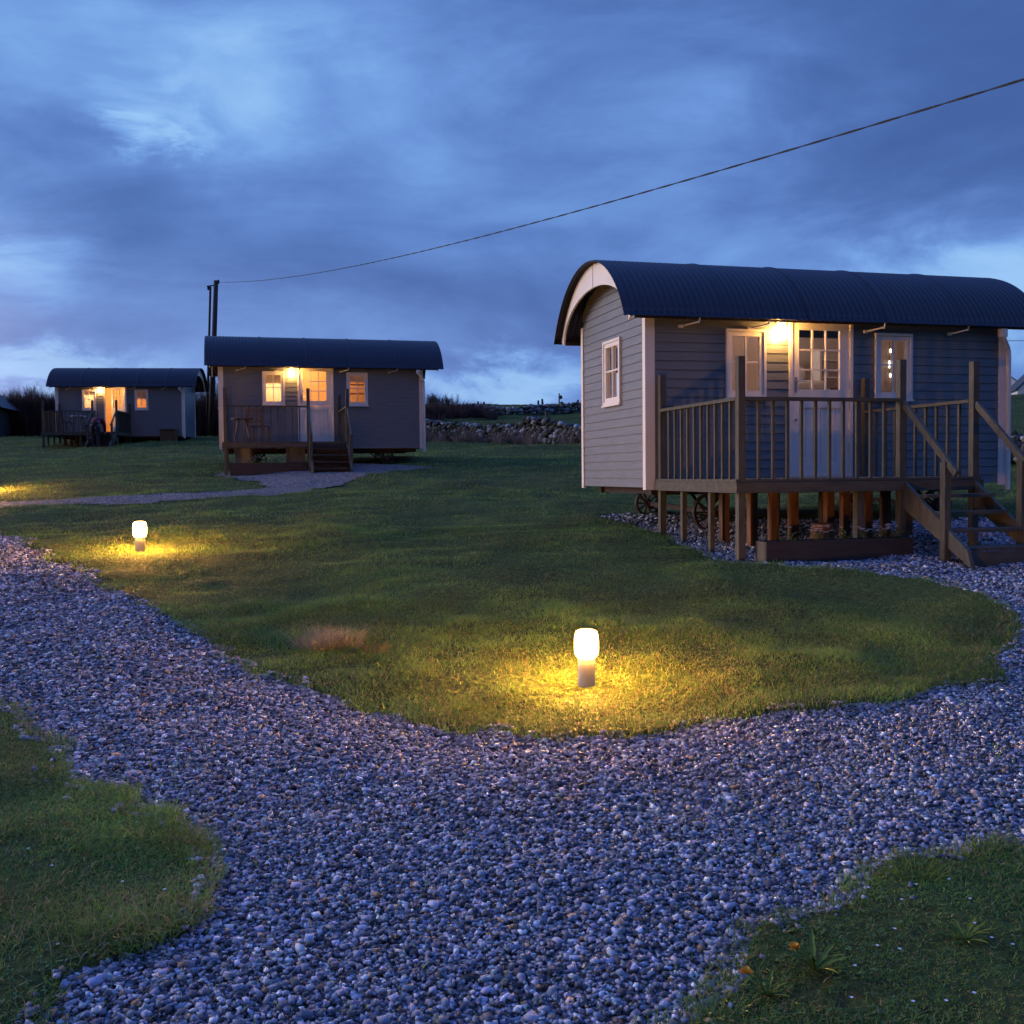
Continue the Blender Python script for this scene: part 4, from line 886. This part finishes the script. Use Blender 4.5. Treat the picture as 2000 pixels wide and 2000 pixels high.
line = lambda a, b_, n: [gp(a[0]+(b_[0]-a[0])*i/(n-1), a[1]+(b_[1]-a[1])*i/(n-1)) for i in range(n)]
tufty('dead_grass', 'tangled brown dead grass and bramble along the near stone wall', 'dead grass', line((760, 858), (1000, 866), 16)+line((1000, 866), (1150, 868), 8), 3600, (.15, .9), .45, ((.30, .22, .18), (.13, .10, .09)), 71, .022, 1.1, kind='stuff')
tufty('bramble_hedge', 'low dark brown bramble hedge on the crest behind the middle hut', 'hedge', line((760, 822), (925, 815), 14), 12000, (.3, 1.15), .8, ((.13, .08, .075), (.05, .035, .035)), 72, .04, 1.1)
tufty('dead_grass', 'scrubby dead grass on the field between the two stone walls', 'dead grass', line((880, 835), (1150, 835), 14)+line((850, 845), (1150, 842), 14), 7000, (.1, .35), 1.2, ((.10, .09, .05), (.05, .06, .025)), 73, .03, .8, kind='stuff')
# fence posts on the crest
for k, (u, vb, vt, lb) in enumerate(((934, 797, 784, 'short thick fence post at the left of the crest wall'), (946, 796, 785, 'thin short fence post just right of the leftmost one on the crest'), (1051, 797, 782, 'fence post on the crest, left one of the close pair'), (1060, 797, 779, 'fence post on the crest, right one of the close pair'), (1092, 794, 768, 'tallest thin post on the crest with a small knob'), (1129, 797, 781, 'rightmost fence post on the crest beside the nearest hut'), (1069, 830, 804, 'pale lone post standing in the field below the crest wall'))):
    Yd = 76 if k < 6 else 48; d = ray(u, vt); d = d/d.y; zt = CAMZ+d.z*Yd; x = d.x*Yd; z0 = gz(x, Yd)-.1
    t = MB().tube([(0, 0, 0), (random.uniform(-.05, .05), 0, zt-z0)], [.09 if k != 4 else .05, .07 if k != 4 else .045], 8)
    if k == 4: t.blob((.12, 0, (zt-z0)*.72), (.14, .1, .16), 3)
    o = t.build('fence_post', m_pole if k < 6 else m_timber); o.location = (x, Yd, z0); tag(o, lb, 'fence post', 'fence posts in the field')

# ------------------------------------------------------------------ bare shrubs and hedges on the left
def shrub(x, y, hgt, label, seed, n=9, spread=.5, cat='shrub', group=None, col=None, zoff=0):
    rr = random.Random(seed); t = thing('bare_shrub', label, cat, (x, y, gz(x, y)-.1+zoff), 0, group); tr = MB(); tw = MB()
    def grow(p, d, L, r, lev):
        pts = [p]; q_ = p
        for i in range(4):
            d = (d+Vector((rr.uniform(-.22, .22), rr.uniform(-.22, .22), rr.uniform(-.05, .18)))).normalized(); q_ = q_+d*L/4; pts.append(q_)
            if lev < 3 and i >= 1:
                for _ in range(2 if lev else 2): grow(q_, (d+Vector((rr.uniform(-.9, .9), rr.uniform(-.9, .9), rr.uniform(-.1, .6)))).normalized(), L*rr.uniform(.45, .7), r*.5, lev+1)
        (tr if lev == 0 else tw).tube(pts, [r*(1-.2*i) for i in range(5)], 4 if lev else 6, cap=False)
    for k in range(n):
        a = rr.uniform(0, 2*PI); grow(Vector((rr.uniform(-spread, spread)*.5, rr.uniform(-spread, spread)*.5, 0)), Vector((math.cos(a)*spread*.6, math.sin(a)*spread*.6, 1.2)).normalized(), hgt*rr.uniform(.5, .75), .03, 0)
    tr.build('stems', m_pole, t); tw.build('twigs', m_pole, t); return t
m_twig = m_pole
def at(u, v, Yd): d = ray(u, v); d = d/d.y; return d.x*Yd, CAMZ+d.z*Yd
for k, (u, Yd, h_, lb) in enumerate(((402, 53, 2.3, 'bare twiggy shrub just left of the utility pole foot'), (432, 54, 2.1, 'bare twiggy shrub just right of the utility pole foot, beside the middle hut'), (88, 56, 2.1, 'bare shrub above the hedge, right next to the farthest hut'), (62, 56, 1.9, 'bare shrub above the hedge, second from the farthest hut'), (35, 56, 1.9, 'bare shrub above the hedge near the left edge of the picture'), (5, 56, 1.8, 'bare shrub above the hedge, cut by the left edge of the picture'), (850, 73, 1.0, 'leaning dark bush on the crest right of the middle hut, left one'), (870, 73, .9, 'leaning dark bush on the crest right of the middle hut, right one'))):
    x, _ = at(u, 800, Yd); shrub(x, Yd, h_, lb, 100+k, 13, 1.2, group='bare shrubs behind the huts')
tufty('dark_hedge', 'tall dark hedge at the far left beside the farthest hut', 'hedge', [(at(u, 800, 54)[0], 54) for u in range(-160, 130, 6)], 34000, (.9, 2.3), .6, ((.075, .045, .04), (.03, .02, .018)), 74, .06, .6)
tufty('dark_hedge', 'dark hedge in the gap between the farthest and the middle hut', 'hedge', [(at(u, 800, 52)[0], 52) for u in range(300, 560, 6)], 26000, (.9, 2.2), .6, ((.075, .045, .04), (.03, .02, .018)), 75, .06, .6)
# dark gable roof of a shed at the left edge
x, _ = at(-25, 770, 52); t = thing('shed', 'dark shed with a sloping roof cut by the left edge of the picture', 'shed', (x, 51, gz(x, 51)), .2)
MB().box((-1.3, -1.5, -.3), (1.3, 1.5, 1.5)).build('wall', m_darkwood, t); MB().add([(-1.6, -1.7, 1.35), (1.6, -1.7, 1.35), (0, -1.7, 2.75), (-1.6, 1.7, 1.35), (1.6, 1.7, 1.35), (0, 1.7, 2.75)], [(0, 1, 2), (3, 5, 4), (0, 2, 5, 3), (1, 4, 5, 2), (0, 3, 4, 1)]).build('roof', m_slate, t)

# ------------------------------------------------------------------ white houses far right
def house(u, Yd, w, l, rot, label, eave=2.6, ridge=2.0, vg=771):
    x, zg = at(u, vg, Yd); t = thing('house', label, 'house', (x, Yd, zg), rot, 'white houses beyond the field')
    m = MB(); m.box((-l/2, -w/2, -4), (l/2, w/2, eave)); 
    for s in (-1, 1): m.add([(s*l/2, -w/2, eave), (s*l/2, w/2, eave), (s*l/2, 0, eave+ridge), (s*(l/2-.2), -w/2, eave), (s*(l/2-.2), w/2, eave), (s*(l/2-.2), 0, eave+ridge)], [(0, 1, 2), (3, 5, 4), (0, 2, 5, 3), (1, 4, 5, 2)])
    m.build('wall', m_render, t); r = MB(); e = .3
    for s in (-1, 1):
        r.add([(-l/2-.1, s*(w/2+e), eave-.25), (l/2+.1, s*(w/2+e), eave-.25), (l/2+.1, 0, eave+ridge+.05), (-l/2-.1, 0, eave+ridge+.05), (-l/2-.1, s*(w/2+e), eave-.1), (l/2+.1, s*(w/2+e), eave-.1), (l/2+.1, 0, eave+ridge+.2), (-l/2-.1, 0, eave+ridge+.2)], [(0, 3, 2, 1), (4, 5, 6, 7), (0, 1, 5, 4), (1, 2, 6, 5), (2, 3, 7, 6), (3, 0, 4, 7)])
    ro = r.build('roof', m_slate, t); MB().box((-l/2+.3, -.35, eave+ridge-.3), (-l/2+1.1, .35, eave+ridge+.9)).build('chimney', m_render, ro)
house(1968, 150, 5.5, 9, math.radians(62), 'white gabled house with slate roof on the skyline right beside the nearest hut', .4, 2.2)
house(2022, 140, 6, 8, math.radians(75), 'white gabled house at the right edge of the picture on the skyline', .6, 3.0)

# ------------------------------------------------------------------ small plants in the foreground
g_ = ground(640, 1262)
tufty('dry_grass_tuft', 'feathery dry brown grass tuft at the left of the lit lawn', 'grass tuft', [(g_.x+dx_, g_.y+dy_) for dx_, dy_ in ((-.12, .02), (-.04, .05), (.03, -.02), (.10, .04), (.0, .10), (.17, -.03))], 1500, (.09, .27), .035, ((.46, .39, .26), (.24, .19, .12)), 81, .0050, 1.5)
tufty('dry_grass_tuft', 'small dry grass tuft right of the feathery one', 'grass tuft', [gp(735, 1268)], 450, (.04, .10), .08, ((.36, .22, .12), (.18, .11, .06)), 82, .004, .9)
for k, (u, v, r, lb) in enumerate(((760, 1300, .10, 'low dark leafy clump between the dry tufts and the lit lawn'), (905, 1388, .07, 'long green grass tuft at the path edge left of the near bollard'), (1790, 1728, .08, 'grass tuft at the corner of the lower right lawn by the gravel'))):
    tufty('grass_tuft', lb, 'grass tuft', [gp(u, v)], 220, (.03, .085), r, ((.20, .28, .05), (.09, .14, .03)), 90+k, .005, 1.3, group='longer grass tufts at the lawn edges')
def dandelion(u, v, label, nflow, s=1., seed=0):
    rr = random.Random(seed); g_ = ground(u, v); t = thing('dandelion', label, 'plant', (g_.x, g_.y, g_.z+.02)); m = MB()
    for k in range(13):
        a = 2*PI*k/13+rr.uniform(-.2, .2); L = rr.uniform(.09, .16)*s; up = rr.uniform(.25, 1.0); pv = None
        d = Vector((math.cos(a), math.sin(a), 0)); sd_ = Vector((-math.sin(a), math.cos(a), 0)); prev = None; n0 = 7
        for i in range(n0+1):
            q_ = i/n0; c = d*(L*q_*(1-.25*up))+Vector((0, 0, L*up*(q_*1.2-.5*q_*q_))); w = .0095*s*math.sin(PI*min(.97, q_*.8+.12))*(1 if i % 2 else .62)
            cur = (c-sd_*w, c+Vector((0, 0, -.003)), c+sd_*w)
            if prev: m.add([*prev, *cur], [(0, 1, 4, 3), (1, 2, 5, 4)])
            prev = cur
    m.build('leaves', m_leaf2, t)
    for k in range(nflow):
        c = Vector((-.07+.1*k, -.04-.05*k, .085)); MB().tube([(0, 0, 0), c*.6+Vector((0, 0, .03)), c], .0022, 6).build('stalk', m_leaf2, t)
        f = MB()
        for j in range(46):
            a = rr.uniform(0, 2*PI); e1 = Vector((math.cos(a), math.sin(a), rr.uniform(.2, 1.6))).normalized()*.021; e2 = Vector((-math.sin(a), math.cos(a), 0))*.0032; f.add([c, c+e1*.8+e2, c+e1, c+e1*.8-e2], [(0, 1, 2, 3)])
        f.build('flower_head', m_yellow, t)
m_leaf2 = mat('dandelion_leaf', (.15, .19, .03), .7, spec=.15, noise=14, col2=(.08, .12, .02))
dandelion(1590, 1912, 'jagged leafed dandelion with an orange yellow bloom at the lower right lawn edge', 1, 1.0, 3)
dandelion(1500, 1965, 'small dandelion rosette below the flowering one at the lawn edge', 1, .6, 4)
dandelion(1885, 1850, 'pale leafed weed rosette out in the lower right lawn', 0, .7, 5)
# daisies
m = MB(); rr = random.Random(5)
for k in range(60):
    u, v = rr.choice([(rr.uniform(450, 1900), rr.uniform(1120, 1350)), (rr.uniform(20, 330), rr.uniform(1480, 1900)), (rr.uniform(1650, 2000), rr.uniform(1740, 1990)), (rr.uniform(950, 1500), rr.uniform(1000, 1120))]); g_ = ground(u, v)
    if in_gravel([g_.x], [g_.y])[0]: continue
    c = Vector((g_.x, g_.y, g_.z+float(bumps(g_.x, g_.y))+rr.uniform(.022, .035)))
    for j in range(9):
        a = 2*PI*j/9; e1 = Vector((math.cos(a), math.sin(a), .25))*.0060; e2 = Vector((-math.sin(a), math.cos(a), 0))*.0025; m.add([c, c+e1*.7+e2, c+e1, c+e1*.7-e2], [(0, 1, 2, 3)])
o = m.build('daisies', m_petal); tag(o, 'tiny closed white daisies scattered through the lawn', 'daisies', kind='stuff')

# ------------------------------------------------------------------ person bending at the farthest hut steps
def person():
    fx, fy, _ = hl(2, 2.45, -3.05, 0); gzp = gz(fx, fy)
    t = thing('person', 'person in maroon top and dark trousers bending over at the farthest hut steps', 'person', (fx, fy, gzp+.03), H3R)
    # facing +y (towards the door), bent forward: pelvis 0, torso forward
    vs = [(0, .0, .88), (0, .10, .98), (0, .26, 1.08), (0, .42, 1.12), (0, .53, 1.06), (0, .62, 1.02),       # 0 pelvis,1,2 waist,3 chest,4 neck,5 head
          (.10, 0, .84), (.12, .03, .46), (.12, -.02, .07), (.12, .10, .03), (-.10, 0, .84), (-.12, .10, .46), (-.12, .06, .07), (-.12, .18, .03),
          (.19, .42, 1.07), (.24, .50, .82), (.20, .62, .60), (.19, .66, .52), (-.19, .42, 1.07), (-.24, .50, .82), (-.20, .62, .60), (-.19, .66, .52)]
    es = [(0, 1), (1, 2), (2, 3), (3, 4), (4, 5), (0, 6), (6, 7), (7, 8), (8, 9), (0, 10), (10, 11), (11, 12), (12, 13), (3, 14), (14, 15), (15, 16), (16, 17), (3, 18), (18, 19), (19, 20), (20, 21)]
    rs = [.15, .15, .14, .15, .06, .095, .10, .065, .045, .05, .10, .065, .045, .05, .075, .05, .036, .035, .075, .05, .036, .035]
    def skin(name, sel, mt, grow=0., parent=None, root=0):
        ids = sorted({i for e_ in sel for i in e_}); mp = {i: k for k, i in enumerate(ids)}; me = bpy.data.meshes.new(name); me.from_pydata([vs[i] for i in ids], [(mp[a], mp[b_]) for a, b_ in sel], [])
        o = bpy.data.objects.new(name, me); COL.objects.link(o); o.parent = parent; me.materials.append(mt)
        sk = o.modifiers.new('skin', 'SKIN'); me_sk = me.skin_vertices[0].data if me.skin_vertices else None
        if me_sk is None:
            bpy.context.view_layer.objects.active = o; o.select_set(True); bpy.ops.object.mode_set(mode='EDIT'); bpy.ops.object.mode_set(mode='OBJECT'); me_sk = me.skin_vertices[0].data if me.skin_vertices else None
        if me_sk:
            for i in ids: me_sk[mp[i]].radius = (rs[i]+grow, rs[i]+grow); me_sk[mp[i]].use_root = (i == root)
        sb = o.modifiers.new('sub', 'SUBSURF'); sb.levels = 2; sb.render_levels = 2; sk.use_smooth_shade = True
        return o
    body = skin('body', es, m_skin, 0, t, 0)
    skin('trousers', [(0, 1), (0, 6), (6, 7), (7, 8), (0, 10), (10, 11), (11, 12)], m_trouser, .014, t, 0)
    skin('jacket', [(0, 1), (1, 2), (2, 3), (3, 14), (14, 15), (15, 16), (3, 18), (18, 19), (19, 20)], m_maroon, .02, t, 0)
    MB().blob((0, .61, 1.05), (.105, .12, .105), 4, 3, .03).build('hair', m_hair, t, smooth=True)
    for s, dy in ((.12, .04), (-.12, .12)): MB().blob((s, dy, .04), (.05, .13, .045), 5, 2, .03).build('shoe', m_darkwood, t, smooth=True)
person()
t = thing('cloth_bag', 'pale bag lying on the deck by the open door of the farthest hut', 'bag', hl(2, 2.75, -.9, .11), 0)
MB().blob((0, 0, .17), (.2, .14, .18), 3, 3, .06).build('bag_body', m_fabric, t, smooth=True); MB().tube([(-.1, 0, .3), (-.06, 0, .42), (.06, 0, .42), (.1, 0, .3)], .012, 6).build('strap', m_fabric, t)
